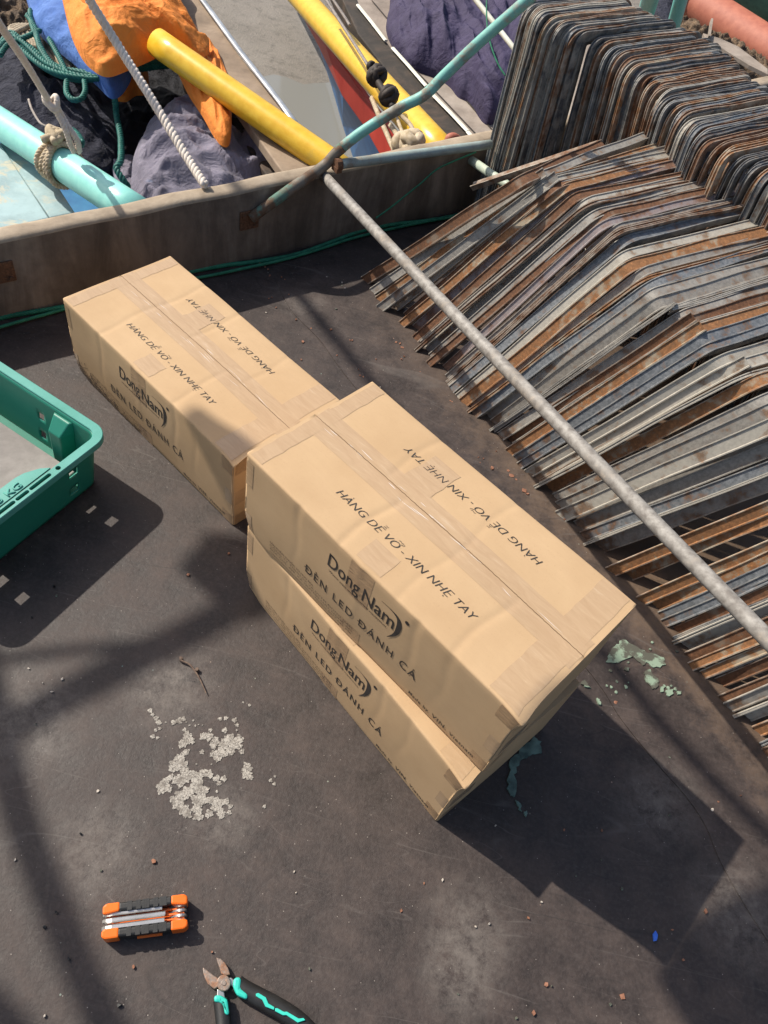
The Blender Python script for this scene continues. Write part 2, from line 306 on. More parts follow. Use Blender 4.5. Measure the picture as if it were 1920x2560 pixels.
def mud():
    m,nt,bs=mat('mud'); v=vec(nt,'Object'); a=noi(nt,v,1.6,8,.7); b=noi(nt,v,14,8,.75)
    c=ramp(nt,a,[(.3,(.19,.165,.135)),(.7,(.26,.23,.195))]).outputs[0]
    c=mixc(nt,ramp(nt,b,[(.50,(0,0,0)),(.66,(.8,.8,.8))]).outputs[0],c,(.12,.105,.085))
    nt.links.new(c,bs.inputs['Base Color']); bs.inputs['Roughness'].default_value=.6
    bump(nt,bs,noi(nt,v,30,9,.8),.7,.015); return m
M['mud']=mud()
m_,nt_,bs_=mat('shallow_water'); bs_.inputs['Base Color'].default_value=(.24,.235,.21,1); bs_.inputs['Roughness'].default_value=.12
bump(nt_,bs_,noi(nt_,vec(nt_,'Object'),6,2),.08,.01); M['water']=m_
# ------------------------------------------------------------------ object helpers
def link(name,bm,material,parent=None,smooth=False,loc=None):
    me=bpy.data.meshes.new(name); bm.normal_update(); bm.to_mesh(me); bm.free()
    o=bpy.data.objects.new(name,me); COL.objects.link(o)
    if material: me.materials.append(M[material] if isinstance(material,str) else material)
    if smooth:
        for p in me.polygons: p.use_smooth=True
    if parent: o.parent=parent
    return o
def tag(o,label,cat,group=None):
    o['label']=label; o['category']=cat
    if group: o['group']=group
    return o
def thing(name,label,cat,loc=(0,0,0),group=None):
    o=bpy.data.objects.new(name,None); o.empty_display_size=.05; COL.objects.link(o); o.location=loc
    return tag(o,label,cat,group)
def keep(o,root):   # parent o (built in world coordinates) under root placed at a location
    o.parent=root; o.matrix_parent_inverse=Matrix.Translation(root.location).inverted(); return o
def part(name,bm,material,root,smooth=False): return keep(link(name,bm,material,None,smooth),root)
def sub_of(o,p):
    o.parent=p; o.matrix_parent_inverse=Matrix(); return o
def smoothpath(pts,n=6,closed=False):
    pts=[Vector(p) for p in pts]; out=[]
    for i in range(len(pts)-1):
        p0=pts[max(i-1,0)];p1=pts[i];p2=pts[i+1];p3=pts[min(i+2,len(pts)-1)]
        for k in range(n):
            t=k/n; out.append(.5*((2*p1)+(p2-p0)*t+(2*p0-5*p1+4*p2-p3)*t*t+(-p0+3*p1-3*p2+p3)*t**3))
    out.append(pts[-1]); return out
def tube(bm,pts,r,seg=12,cap=True,scale2=None,taper=None):
    pts=[Vector(p) for p in pts]; rings=[]; up=Vector((0,0,1)); prev=None
    for i,p in enumerate(pts):
        t=(pts[min(i+1,len(pts)-1)]-pts[max(i-1,0)]).normalized()
        if prev is None:
            a=t.cross(up); 
            if a.length<1e-3: a=t.cross(Vector((1,0,0)))
            a.normalize()
        else: a=(prev-t*prev.dot(t)).normalized()
        prev=a; b=t.cross(a); rr=r if taper is None else r*taper(i/(len(pts)-1))
        s2=1 if scale2 is None else scale2
        rings.append([bm.verts.new(p+(a*math.cos(2*math.pi*k/seg)+b*math.sin(2*math.pi*k/seg)*s2)*rr) for k in range(seg)])
    for i in range(len(rings)-1):
        for k in range(seg): bm.faces.new((rings[i][k],rings[i][(k+1)%seg],rings[i+1][(k+1)%seg],rings[i+1][k]))
    if cap: bm.faces.new(rings[0][::-1]); bm.faces.new(rings[-1])
    return rings
def hollow(bm,pts,r,seg=20):
    """pipe with an open, dark bore at each end"""
    R0=tube(bm,pts,r,seg,False); pts=[Vector(p) for p in pts]
    for ring,p,q in ((R0[0],pts[0],pts[1]),(R0[-1],pts[-1],pts[-2])):
        d=(q-p).normalized(); inn=[bm.verts.new(p+(v.co-p)*.8) for v in ring]; deep=[bm.verts.new(p+(v.co-p)*.8+d*r*3) for v in ring]
        for k in range(seg):
            k2=(k+1)%seg
            bm.faces.new((ring[k],inn[k],inn[k2],ring[k2])); bm.faces.new((inn[k],deep[k],deep[k2],inn[k2]))
        bm.faces.new(deep)
    bmesh.ops.recalc_face_normals(bm,faces=bm.faces)
def strands(bm,path,r,pitch=.03,n=3,sr=.52,seg=7):
    """laid rope: n strands wound round the path"""
    P=[Vector(p) for p in path]
    # resample
    L=[0]; 
    for a,b in zip(P,P[1:]): L.append(L[-1]+(b-a).length)
    tot=L[-1]; cnt=max(8,int(tot/pitch*7)); Q=[]; j=0
    for i in range(cnt+1):
        d=tot*i/cnt
        while j<len(P)-2 and L[j+1]<d: j+=1
        t=(d-L[j])/max(1e-9,L[j+1]-L[j]); Q.append(P[j].lerp(P[j+1],min(1,t)))
    fr=[];prev=None
    for i,p in enumerate(Q):
        t=(Q[min(i+1,cnt)]-Q[max(i-1,0)]).normalized()
        a=(t.cross(Zv) if prev is None else prev-t*prev.dot(t)); a.normalize(); prev=a; fr.append((a,t.cross(a)))
    for k in range(n):
        pts=[]
        for i,p in enumerate(Q):
            an=2*math.pi*(tot*i/cnt/pitch+k/n); a,b=fr[i]; pts.append(p+(a*math.cos(an)+b*math.sin(an))*r*(1-sr))
        tube(bm,pts,r*sr*1.06,seg)
def boxbm(bm,o,ax,ay,az):
    """box spanned by three vectors from corner o"""
    v=[bm.verts.new(o+ax*i+ay*j+az*k) for k in (0,1) for j in (0,1) for i in (0,1)]
    for f in ((0,2,3,1),(4,5,7,6),(0,1,5,4),(2,6,7,3),(0,4,6,2),(1,3,7,5)): bm.faces.new([v[i] for i in f])
def bevel(bm,w=.002,seg=2):
    bmesh.ops.recalc_face_normals(bm,faces=bm.faces)
    bmesh.ops.bevel(bm,geom=[e for e in bm.edges if e.is_manifold and e.calc_face_angle(0)>.5],offset=w,segments=seg,affect='EDGES',profile=.5)
def prism(bm,pts,h,down=Vector((0,0,-1))):
    a=[bm.verts.new(Vector(p)) for p in pts]; b=[bm.verts.new(Vector(p)+down*h) for p in pts]; n=len(a)
    bm.faces.new(a); bm.faces.new(b[::-1])
    for i in range(n): bm.faces.new((a[i],b[i],b[(i+1)%n],a[(i+1)%n]))
    bmesh.ops.recalc_face_normals(bm,faces=bm.faces)
def fbm(p,s): return noise.fractal(p*s,.8,2.,5)
# ================================================================== SETTING
bm=bmesh.new()
n0=48
c=[SN(-.205,-2.2),SN(-.205,2.6),SN(4.5,2.6),SN(4.5,-2.2)]
vs=[[bm.verts.new(c[0].lerp(c[3],i/n0).lerp(c[1].lerp(c[2],i/n0),j/n0)) for j in range(n0+1)] for i in range(n0+1)]
for row in vs:
    for v in row: v.co.z=noise.noise(v.co*2.3)*.0004-.0005
for i in range(n0):
    for j in range(n0): bm.faces.new((vs[i][j],vs[i+1][j],vs[i+1][j+1],vs[i][j+1]))
bmesh.ops.recalc_face_normals(bm,faces=bm.faces)
o=link('deck',bm,'deck',smooth=True); o['kind']='structure'
if o.data.polygons[0].normal.z<0: o.data.flip_normals()
bm=bmesh.new()
n1=90
for i in range(n1+1):
    for j in range(n1+1):
        x=-9+18*i/n1; y=1.2+22*j/n1; p=Vector((x,y,0)); v=bm.verts.new((x,y,-1.12+fbm(p,.7)*.10+fbm(p,4)*.02))
bm.verts.ensure_lookup_table()
for i in range(n1):
    for j in range(n1):
        a=i*(n1+1)+j; bm.faces.new([bm.verts[k] for k in (a,a+n1+1,a+n1+2,a+1)])
o=link('mud_flat',bm,'mud',smooth=True); o['kind']='structure'
bm=bmesh.new()
for s in ((-70,-9,-20,80),(9,70,-20,80),(-9,9,23.2,80),(-9,9,-20,1.2)):
    x0,x1,y0,y1=s; bm.faces.new([bm.verts.new(p) for p in ((x0,y0,-1.12),(x1,y0,-1.12),(x1,y1,-1.12),(x0,y1,-1.12))])
o=link('ground',bm,'mud'); o['kind']='structure'
# shallow water lying on the mud, its shore traced on the water level
zw=-1.06
def z2(X,Y): return (600+X/2.37,Y/2.37)
def z1(X,Y): return (X/2.37,Y/2.37)
def q2(X,Y,z): return B(*z2(X,Y),z)
def q1(X,Y,z): return B(*z1(X,Y),z)
wp=[(100,470),(150,450),(200,440),(270,455),(330,480),(380,500),(440,492),(500,490),(560,485),(660,480),(900,520),(1000,1100),(200,1300),(-300,900),(-100,600)]
bm=bmesh.new(); pts=[q2(x,y,zw) for x,y in wp]; prism(bm,pts,.04); o=link('water',bm,'water'); o['kind']='structure'
# ================================================================== GUNWALE BOARD OF THE DECK
zt0,zt1=.185,.198
bm=bmesh.new(); g=[]; ng=120
for i in range(ng+1):
    n=-1.9+4.2*i/ng; w0=noise.noise(Vector((n*6,0,0)))*.004; h=zt0+(zt1-zt0)*(n+.8)/1.26+noise.noise(Vector((n*9,3,0)))*.0035
    sec=[(-.165,-.01),(-.165,h-.007+w0*.3),(-.168,h-.001),(-.178,h+.001),(-.200+w0,h),(-.210+w0,h-.003),(-.212+w0,h-.012),(-.212,-.45)]
    g.append([bm.verts.new(SN(a,n,b)) for a,b in sec])
for i in range(ng):
    for k in range(len(g[0])-1):
        f=bm.faces.new((g[i][k],g[i][k+1],g[i+1][k+1],g[i+1][k])); f.material_index=1 if 1<=k<=5 else 0
bmesh.ops.recalc_face_normals(bm,faces=bm.faces)
gr=thing('gunwale_board','long weathered wooden board standing along the far edge of the black deck','gunwale',SN(-.165,-.3))
o=part('board',bm,'gun_front',gr,True); o.data.materials.append(M['gun_top'])
def flange(px,zc):
    P=onplane(*px,SN(-.165,0),S_); bm=bmesh.new()
    boxbm(bm,P-N_*.024-Zv*.024,N_*.048,Zv*.048,S_*.005); bevel(bm,.002)
    for dn,dz in ((-.014,.014),(.014,-.014)):
        tube(bm,[P+N_*dn+Zv*dz+S_*.004,P+N_*dn+Zv*dz+S_*.011],.005,6)
    return bm,P
bm,_=flange((5,680),0); tag(part('rusty_bracket',bm,'rust',gr),'','') ; 
for k in ('label','category'): del gr.children[-1][k]
# ================================================================== PIPES
def depthtube(spec,Dm,n=8):
    """spec: (x,y,apparent width px); real depth from the pipe's true diameter"""
    return smoothpath([D(x,y,Dm*F/w) for x,y,w in spec],n)
J=onplane(818,424,SN(-.185,0),S_); jd=(J-CAM).dot(FWD)
# turquoise/rusty bent rail
P_foot=onplane(628,545,SN(-.158,0),S_)
t1=thing('bent_rail_pipe','bent turquoise pipe worn to rust, bolted to the gunwale board and rising right','pipe',P_foot)
pts=[P_foot,D(725,474,jd-.075),D(808,416,jd-.03),D(845,378,jd-.045),D(905,330,jd-.07),D(1000,270,jd-.10),D(1062,237,jd-.12),D(1112,188,jd-.14),D(1200,104,jd-.20),D(1330,-10,jd-.28),D(1420,-90,jd-.33)]
sp=smoothpath(pts,8); k=int(len(sp)*.33)
bm=bmesh.new(); tube(bm,sp[:k+1],.0125,16); part('rusty_lower_length',bm,'rustpipe',t1,True)
bm=bmesh.new(); tube(bm,sp[k:],.0122,16); part('turquoise_upper_length',bm,'turq',t1,True)
bm,P=flange((622,548),0); part('mounting_flange',bm,'rust',t1)
# long galvanised pole
A=D(806,420,jd-.02)+Vector((0,0,-.014)); Bp=D(2080,1764,1.0)
E1=B(1915,1590,.37)
Bp=A+(E1-A)*1.12
rp=.0122
t2=thing('galvanised_pole','long mottled galvanised pole crossing diagonally above the feet of the front frames','pole',A)
bm=bmesh.new(); hollow(bm,[A.lerp(Bp,i/20)+Vector((0,0,-.006*math.sin(math.pi*i/20))) for i in range(21)],rp,22); part('pole',bm,'galv',t2,True)
# grey horizontal pipe resting just above the gunwale
E2=B(1226,361,.216)
G1=B(846,411,.222)
t3=thing('grey_rail_pipe','short grey green pipe running right from the rusty joint toward the back frames','pipe',G1)
bm=bmesh.new(); tube(bm,[G1.lerp(E2,i/10) for i in range(11)],.0115,16); part('pipe',bm,'grey_cyan',t3,True)
bm=bmesh.new(); d=(E2-G1).normalized(); tube(bm,[G1-d*.008,G1+d*.006],.0145,14); 
boxbm(bm,G1-d*.010-Zv*.016-S_*.012,d*.014,S_*.024,Zv*.012); part('weld',bm,'rust',t3)
# pale pipe in front of the back frames
a=onplane(1148,380,SN(0,.425),N_); b=onplane(1282,473,SN(0,.425),N_); b=a+(b-a)*1.5
t4=tag(link('pale_rail_pipe',(lambda bm:(hollow(bm,[a,a.lerp(b,.5),b],.0115,16),bm)[1])(bmesh.new()),'palepipe',smooth=True),'pale green pipe crossing low in front of the standing frames beside the gunwale','pipe')
# ================================================================== FRAMES
def sweep(bm,P,Nv,Sv,prof):
    rows=[[bm.verts.new(p+s*u+n*v) for u,v in prof] for p,n,s in zip(P,Nv,Sv)]
    L=len(prof)
    for i in range(len(rows)-1):
        for k in range(L):
            f=bm.faces.new((rows[i][k],rows[i][(k+1)%L],rows[i+1][(k+1)%L],rows[i+1][k]))
    bm.faces.new(rows[0]); bm.faces.new(rows[-1][::-1])
def profile(wb,wa,t=.0017,lip=.0022):
    # u across the stack, v outward from the frame; broad face on v=0 with raised edges, flange hanging at u=wb
    return [(0,lip),(t,lip),(t*1.6,0),(wb-t*1.8,0),(wb-t,lip),(wb+.0006,lip*.9),(wb+.0006,-wa),(wb-t,-wa),(wb-t,-t),(0,-t)]
def corner(P0,P1,P2,r,n=7):
    a=(P0-P1).normalized(); b=(P2-P1).normalized(); s=P1+a*r; e=P1+b*r; return [ (s.lerp(P1,t)).lerp(P1.lerp(e,t),t) for t in [i/n for i in range(n+1)]]
def frame_mesh(P0,P1,P2,P3,r,roll,wb,wa,seed,notch=False):
    rn=random.Random(seed); bm=bmesh.new(); base=S_
    def run(pts):
        P=[Vector(p) for p in pts]; NN=[];SS=[]
        for i,p in enumerate(P):
            t=(P[min(i+1,len(P)-1)]-P[max(i-1,0)]).normalized()
            s=(base-t*base.dot(t)).normalized(); nn=t.cross(s); 
            if nn.dot((P1+P2)/2-(P0+P3)/2)<0 and False: nn=-nn
            # outward = away from the inside of the frame
            inside=((P0+P3)/2+(P1+P2)/2)/2-p
            if nn.dot(inside)>0: nn=-nn
            cr,sr=math.cos(roll),math.sin(roll)
            s2=s*cr+nn*sr; n2=nn*cr-s*sr
            NN.append(n2);SS.append(s2)
        sweep(bm,P,NN,SS,profile(wb,wa))
    def wob(a,b,n):
        out=[]; amp=rn.uniform(.0006,.0030); ph=rn.uniform(0,9)
        for i in range(n+1):
            t=i/n; q=a.lerp(b,t); out.append(q+S_*amp*math.sin(ph+t*5)*math.sin(math.pi*t)+Zv*amp*.6*math.sin(ph*2+t*7)*math.sin(math.pi*t))
        return out
    la=(P1-P0).normalized(); lb=(P2-P1).normalized()
    if notch:
        run(wob(P0,P1+la*.012+Zv*.003,9))
        c2=corner(P1,P2,P3,.03); run(wob(P1+lb*.014,c2[0],8)[:-1]+c2+[P3])
    else:
        c1=corner(P0,P1,P2,r); c2=corner(P1,P2,P3,r*.8)
        run(wob(P0,c1[0],9)[:-1]+c1+wob(c1[-1],c2[0],8)[1:-1]+c2+[P3])
    bmesh.ops.recalc_face_normals(bm,faces=bm.faces)
    return bm
FIN={'zinc':'dull grey','steel_blue':'blue grey','rust_brown':'rust brown','rust_orange':'orange rusted','pale':'pale whitish','pinkish':'pinkish grey','dark_steel':'blackened'}
def ordn(i): return '%d%s'%(i,'th' if 10<=i%100<=20 else {1:'st',2:'nd',3:'rd'}.get(i%10,'th'))
def slide(Q,z):  # move a point along its line of sight to height z
    return CAM+(Q-CAM)*((z-CH)/(Q.z-CH))
def interp(tab,x):
    if x<=tab[0][0]: return tab[0][1]
    for (a,b),(c_,d) in zip(tab,tab[1:]):
        if x<=c_: return b+(d-b)*(x-a)/(c_-a)
    return tab[-1][1]
# front row: foot positions along the row
feet=[(-.007,.003),(.040,.0),(.072,-.004),(.101,-.02),(.118,.018),(.150,.028),(.172,.0),(.196,.024)]
s=.228
rr=random.Random(5)
gaps=[(.905,.058),(.966,.060),(1.04,.022)]
while s<1.56:
    feet.append((s,rr.uniform(-.022,.016)))
    thin_=len(feet)%5 in (2,3) if (len(feet)//5)%2 else len(feet)%4==3
    st=rr.choice([.006,.007,.009]) if thin_ else rr.choice([.015,.019,.023,.027,.018])
    for gs,gl in gaps:
        if s<=gs<s+st+.004: st=gl
    s+=st
rot=['zinc','pale','rust_orange','steel_blue','zinc','rust_brown','pinkish','zinc','rust_orange','zinc','pale','rust_brown','steel_blue','rust_brown']
forced={0:'rust_brown',1:'zinc',2:'rust_orange',3:'zinc',4:'pale',5:'rust_brown'}
nf=len(feet); secs={}
for i,(s,n) in enumerate(feet):
    P0=SN(s,n,.004)
    nb=interp([(0,.50),(.08,.53),(.25,.54),(.32,.50),(.45,.455),(.60,.438),(1.5,.44)],s)+rr.uniform(-.02,.02)
    ne=interp([(0,.87),(.1,.895),(.3,.91),(.45,.885),(1.5,.87)],s)+rr.uniform(-.015,.015)
    sb=interp([(0,0),(.04,.01),(.10,.03),(.20,.075),(.28,.17),(.39,.275),(.44,.37),(.48,.44),(.56,.56),(.63,.645),(.69,.735),(.765,.855),(.83,.945),(.865,.995),(.91,1.035),(.965,1.07),(1.04,1.14),(1.12,1.225),(1.25,1.36),(1.4,1.51),(1.6,1.71)],s)
    se=interp([(0,.01),(.03,.09),(.075,.165),(.17,.26),(.27,.355),(.37,.45),(.5,.57),(.7,.78),(1.0,1.09),(1.8,1.88)],sb)
    nb=interp([(0,.50),(.08,.53),(.25,.54),(.32,.50),(.45,.455),(.60,.438),(1.5,.44)],sb)+rr.uniform(-.02,.02)
    ne=interp([(0,.87),(.1,.895),(.3,.91),(.45,.885),(1.5,.87)],se)+rr.uniform(-.015,.015)
    sb+=rr.uniform(-.005,.005); se+=rr.uniform(-.010,.010)
    if i==0: nb,sb=.44,-.0
    if i==1: nb=.50; sb=.004; se=.012
    z1_=interp([(0,.375),(.6,.365),(1.5,.385)],s)
    P1=slide(SN(sb,nb,.2),z1_+rr.uniform(-.006,.006)); P2=slide(SN(se,ne,.26),z1_+.012+rr.uniform(-.006,.006))
    l=(P1-P0); P3=P2-Vector((l.x*.9,l.y*.9,l.z*.55))
    if i==0: P2=slide(SN(-.02,.74,.24),.36); P3=P2-Vector((l.x*.9,l.y*.9,l.z*.55))
    notch=(i in (1,3)) or (.54<s<.70 and rr.random()<.45)
    fin=forced.get(i) or rr.choice(rot)
    if .93<s<1.03: fin='rust_orange'
    if .80<s<.905: fin=rr.choice(['zinc','pale','steel_blue','zinc'])
    roll=-R(rr.uniform(6,24)); wb=rr.choice([.018,.022,.025,.017,.020]); wa=rr.uniform(.014,.02)
    if .72<s<1.0: wb=rr.choice([.024,.028,.022,.026])
    if i+1<nf and feet[i+1][0]-s<.0095: wb=rr.choice([.005,.007])
    bmx=frame_mesh(P0,P1,P2,P3,rr.uniform(.018,.04),roll,wb,wa,i,notch)
    o=link('bent_metal_frame',bmx,fin)
    for v in o.data.vertices: v.co-=P0
    o.location=P0
    sec='beside the gunwale' if s<.40 else ('beyond the gap between cartons' if s<.62 else ('facing the stacked cartons' if s<1.0 else 'by the right edge'))
    secs[sec]=secs.get(sec,0)+1
    tag(o,'%s leaning frame, %s from the far end of those %s'%(FIN[fin],ordn(secs[sec]),sec),'metal frame','leaning metal frames of the front stack')
# back row
btab=[(-.177,.483),(-.1,.483),(-.058,.499),(-.012,.504),(.023,.537),(.084,.538),(.158,.52),(.229,.507),(.296,.486),(.346,.479),(.423,.45),(.486,.462),(.538,.481),(.8,.48)]
s=-.183; i=0; rr=random.Random(11); cntb=0
while s<.86:
    nb=interp(btab,s)+rr.uniform(-.012,.012)
    k=min(1,max(0,(s+.12)/.3)); zz=.52-.06*k
    P1=slide(SN(s,nb,.52),zz+rr.uniform(-.005,.005)); P2=slide(SN(s+rr.uniform(-.006,.01),nb+.325+rr.uniform(-.02,.02),.52),zz+rr.uniform(-.005,.005))
    q=P1-O_; s1=q.dot(S_); n1_=q.dot(N_)
    P0=SN(max(s1+.035+.02*k,-.135+(s+.183)*.9),n1_-.03,.004)
    q2_=P2-O_; P3=SN(q2_.dot(S_)+.03,q2_.dot(N_)+.015,.004)
    fin=rr.choice(['steel_blue','dark_steel','rust_brown','zinc','rust_brown','dark_steel','pale','dark_steel','rust_brown','dark_steel','rust_orange'])
    bmx=frame_mesh(P0,P1,P2,P3,rr.uniform(.034,.055),-R(rr.uniform(2,12)),rr.choice([.005,.006,.008,.010,.013]),rr.uniform(.018,.026),100+i,False)
    o=link('upright_metal_frame',bmx,fin)
    for v in o.data.vertices: v.co-=P0
    o.location=P0; cntb+=1
    tag(o,'%s upright metal frame, %s from the gunwale board in the back stack'%(FIN[fin],ordn(cntb)),'metal frame','upright metal frames of the back stack')
    s+=rr.choice([.006,.008,.010,.007,.012]) if s<-.02 else rr.choice([.007,.010,.015,.009,.017,.012,.014])
    i+=1
# ================================================================== CARTONS
BL,BW,BH=.51,.24606,.18212
def text_bm(txt,width,cap,shear=0,bold=0,space=1):
    """text as a mesh; D with stroke and O with horn and tilde are composed by hand"""
    def raw(t):
        cu=bpy.data.curves.new('t','FONT'); cu.body=t; cu.size=1; cu.offset=bold; cu.resolution_u=3; cu.space_character=space
        to=bpy.data.objects.new('t',cu); COL.objects.link(to); bpy.context.view_layer.update()
        dg=bpy.context.evaluated_depsgraph_get(); me=bpy.data.meshes.new_from_object(to.evaluated_get(dg))
        bpy.data.objects.remove(to); bm=bmesh.new(); bm.from_mesh(me); bpy.data.meshes.remove(me); bpy.data.curves.remove(cu); return bm
    def xr(t):
        b=raw(t); v=[w.co.x for w in b.verts]; b.free(); return (min(v),max(v))
    base=txt.replace('Đ','D').replace('Ỡ','O').replace('Ở','O').replace('Ữ','U').replace('ề','e')
    bm=raw(base); wt=.045+max(0,bold)*1.3 if bold<.015 else .09
    def bar(pts,w):
        A=[];Bq=[]
        for k,p in enumerate(pts):
            a=Vector(pts[max(k-1,0)]); b=Vector(pts[min(k+1,len(pts)-1)]); t=(b-a).normalized(); nrm=Vector((-t.y,t.x))*w/2
            A.append(bm.verts.new((p[0]+nrm.x,p[1]+nrm.y,0))); Bq.append(bm.verts.new((p[0]-nrm.x,p[1]-nrm.y,0)))
        for k in range(len(pts)-1): bm.faces.new((Bq[k],Bq[k+1],A[k+1],A[k]))
    wD=xr('D'); wD=wD[1]-wD[0]; wO=xr('O'); wO=wO[1]-wO[0]
    for k,c in enumerate(txt):
        if c in 'ĐỠ':
            right=xr(base[:k+1])[1]
            if c=='Đ': l=right-wD; bar([(l-.13,.375),(l+.34,.375)],max(wt,.075))
            else:
                l=right-wO
                bar([(right-.14,.66),(right-.02,.70),(right+.045,.78),(right+.04,.86)],wt)
                bar([(l+.20,.83),(l+.28,.89),(l+.36,.88),(l+.46,.83),(l+.54,.83),(l+.61,.90)],wt)
    xs=[v.co.x for v in bm.verts]; x0,x1=min(xs),max(xs)
    for v in bm.verts: v.co.x+=v.co.y*shear
    sx=width/(x1-x0); sy=cap/.729
    for v in bm.verts: v.co=Vector(((v.co.x-x0)*sx,v.co.y*sy,0))
    bmesh.ops.triangulate(bm,faces=bm.faces)
    return bm
def warp(seed,pinch=1.):
    off=Vector((seed*7.3,seed*3.1,seed*1.7))
    def f(p):
        x,y,z=p; d=Vector((noise.noise(off+Vector((x*7,y*7,z*7))),noise.noise(off+Vector((x*7+9,y*7,z*7))),noise.noise(off+Vector((x*7,y*7+5,z*7))))) *.0018
        u,v,w=x/BL,y/BW,z/BH
        bul=.006*4*u*(1-u)
        q=Vector((x,y,z))+d
        if True:
            q.z+= .003*math.sin(math.pi*u)*math.sin(math.pi*v)*w
            q.y+= (v-.5)*2*.0035*math.sin(math.pi*u)*math.sin(math.pi*w)
            for x0,lo,hi,am in CRS[seed]:
                if w>.9 and lo<=y<=hi: q.z-=.55*am*math.exp(-((x-x0-.004*math.sin(y*40+seed))/.0055)**2)
            for x0,am in ((.118,.0009),(.238,-.0007),(.345,.0010),(.405,.0006)):
                if v<.05: q.y+=am*math.exp(-((x-x0-.004*math.sin(z*50+seed))/.007)**2)*w
            q.x+= (u-.5)*2*.003*math.sin(math.pi*v)*math.sin(math.pi*w)
            # near top corner pinched outward
            cr=max(0,1-((1-u)*BL+v*BW+(1-w)*BH)/.05); q+=Vector((.006,-.004,-.003))*cr*cr*pinch
            cr=max(0,1-(u*BL+v*BW+w*BH)/.05); q+=Vector((.006,.004,.004))*cr*pinch
        return q
    return f
CRS={1:((.118,0,.25,.0016),(.225,.12,.25,.0014),(.335,0,.125,.0016),(.372,.13,.25,.0011)),2:((.2,0,.25,.001),),3:((.150,.13,.25,.0014),(.192,0,.125,.0020),(.30,.0,.25,.0011),(.398,0,.12,.0016))}
def carton(label,seed,o0,yaw,tp,tr,muddy=False):
    e1=Vector((math.cos(yaw)*math.cos(tp),math.sin(yaw)*math.cos(tp),math.sin(tp))); e2=Vector((-math.sin(yaw)*math.cos(tr),math.cos(yaw)*math.cos(tr),math.sin(tr)))
    e3=e1.cross(e2).normalized(); e2=e3.cross(e1).normalized()
    root=thing('cardboard_carton',label,'cardboard box',o0,'long taped cartons on the deck')
    mw=Matrix((e1,e2,e3)).transposed().to_4x4(); mw.translation=o0; root.matrix_world=mw
    W=warp(seed)
    def add(name,bm,m,smooth=False):
        for v in bm.verts: v.co=W(v.co)
        ob=link(name,bm,m,root,smooth); return ob
    # body: four side walls, floor, two long top flaps meeting at the seam, end flaps beneath
    bm=bmesh.new()
    def grid(o,a,b,na,nb):
        vv=[[bm.verts.new(o+a*(i/na)+b*(j/nb)) for j in range(nb+1)] for i in range(na+1)]
        for i in range(na):
            for j in range(nb): bm.faces.new((vv[i][j],vv[i+1][j],vv[i+1][j+1],vv[i][j+1]))
    X,Y,Z=Vector((BL,0,0)),Vector((0,BW,0)),Vector((0,0,BH))
    grid(Vector((0,0,0)),X,Z,180,14); grid(Y,X,Z,180,14); grid(Vector((0,0,0)),Y,Z,20,14); grid(X,Y,Z,20,14); grid(Vector((0,0,0)),X,Y,180,20)
    bmesh.ops.remove_doubles(bm,verts=bm.verts,dist=1e-5)
    # top flaps with thickness, rolled over the top edge
    sy=.1265
    for y0,y1 in ((0,sy-.0006),(sy+.0006,BW)):
        grid(Vector((0,y0,BH)),X,Vector((0,y1-y0,0)),180,10)
        grid(Vector((0,y0,BH-.004)) if y0>0 else Vector((0,y1,BH-.004)),X,Z*(.004/BH),180,1)
    bmesh.ops.remove_doubles(bm,verts=bm.verts,dist=1e-5)
    bmesh.ops.recalc_face_normals(bm,faces=bm.faces)
    ed=[e for e in bm.edges if len(e.link_faces)==2 and e.calc_face_angle(0)>1.2 and not (abs(e.verts[0].co.y-sy)<.002)]
    bmesh.ops.bevel(bm,geom=ed,offset=.0035,segments=3,affect='EDGES',profile=.5)
    add('box_body',bm,'card',True)
    # dark interior strip under the seam (inner flap)
    bm=bmesh.new(); boxbm(bm,Vector((.004,sy-.012,BH-.0050)),Vector((BL-.008,0,0)),Vector((0,.024,0)),Vector((0,0,.0022))); add('inner_flap',bm,'flap_dark')
    def sub(bm,n=1,mx=.0045):
        for _ in range(7):
            ee=[e for e in bm.edges if e.calc_length()>mx]
            if not ee: break
            bmesh.ops.subdivide_edges(bm,edges=ee,cuts=1); bmesh.ops.triangulate(bm,faces=bm.faces)
    def strip_top(x0,x1,y0,y1,name,m,h=.0005,rag=.0):
        bm=bmesh.new(); na=max(1,int((x1-x0)/.003)); nb=max(1,int((y1-y0)/.012)); rg=random.Random(int(x0*999)+seed)
        vv=[[bm.verts.new((x0+(x1-x0)*i/na+(rg.uniform(-rag,rag) if i in(0,na) else 0),y0+(y1-y0)*j/nb,BH+h)) for j in range(nb+1)] for i in range(na+1)]
        for i in range(na):
            for j in range(nb): bm.faces.new((vv[i][j],vv[i+1][j],vv[i+1][j+1],vv[i][j+1]))
        return add(name,bm,m,True)
    def wrap(x0,x1,pts,name,m,h=.0006):
        """tape following a path of (y,z) round the box between x0 and x1"""
        bm=bmesh.new(); path=[]
        for (ya,za),(yb,zb) in zip(pts,pts[1:]):
            n=max(1,int(math.hypot(yb-ya,zb-za)/.012))
            for i in range(n): path.append((ya+(yb-ya)*i/n,za+(zb-za)*i/n))
        path.append(pts[-1]); na=max(1,int((x1-x0)/.003))
        def out(y,z):
            r=.004; yy,zz=y,z
            if y<r and z>BH-r: 
                return Vector((0,y+.0012,z-.0012))
            return Vector((0,y,z))
        vv=[[bm.verts.new(Vector((x0+(x1-x0)*i/na,y,z))) for (y,z) in path] for i in range(na+1)]
        for i in range(na):
            for j in range(len(path)-1): bm.faces.new((vv[i][j],vv[i+1][j],vv[i+1][j+1],vv[i][j+1]))
        return add(name,bm,m,True)
    e=.00025
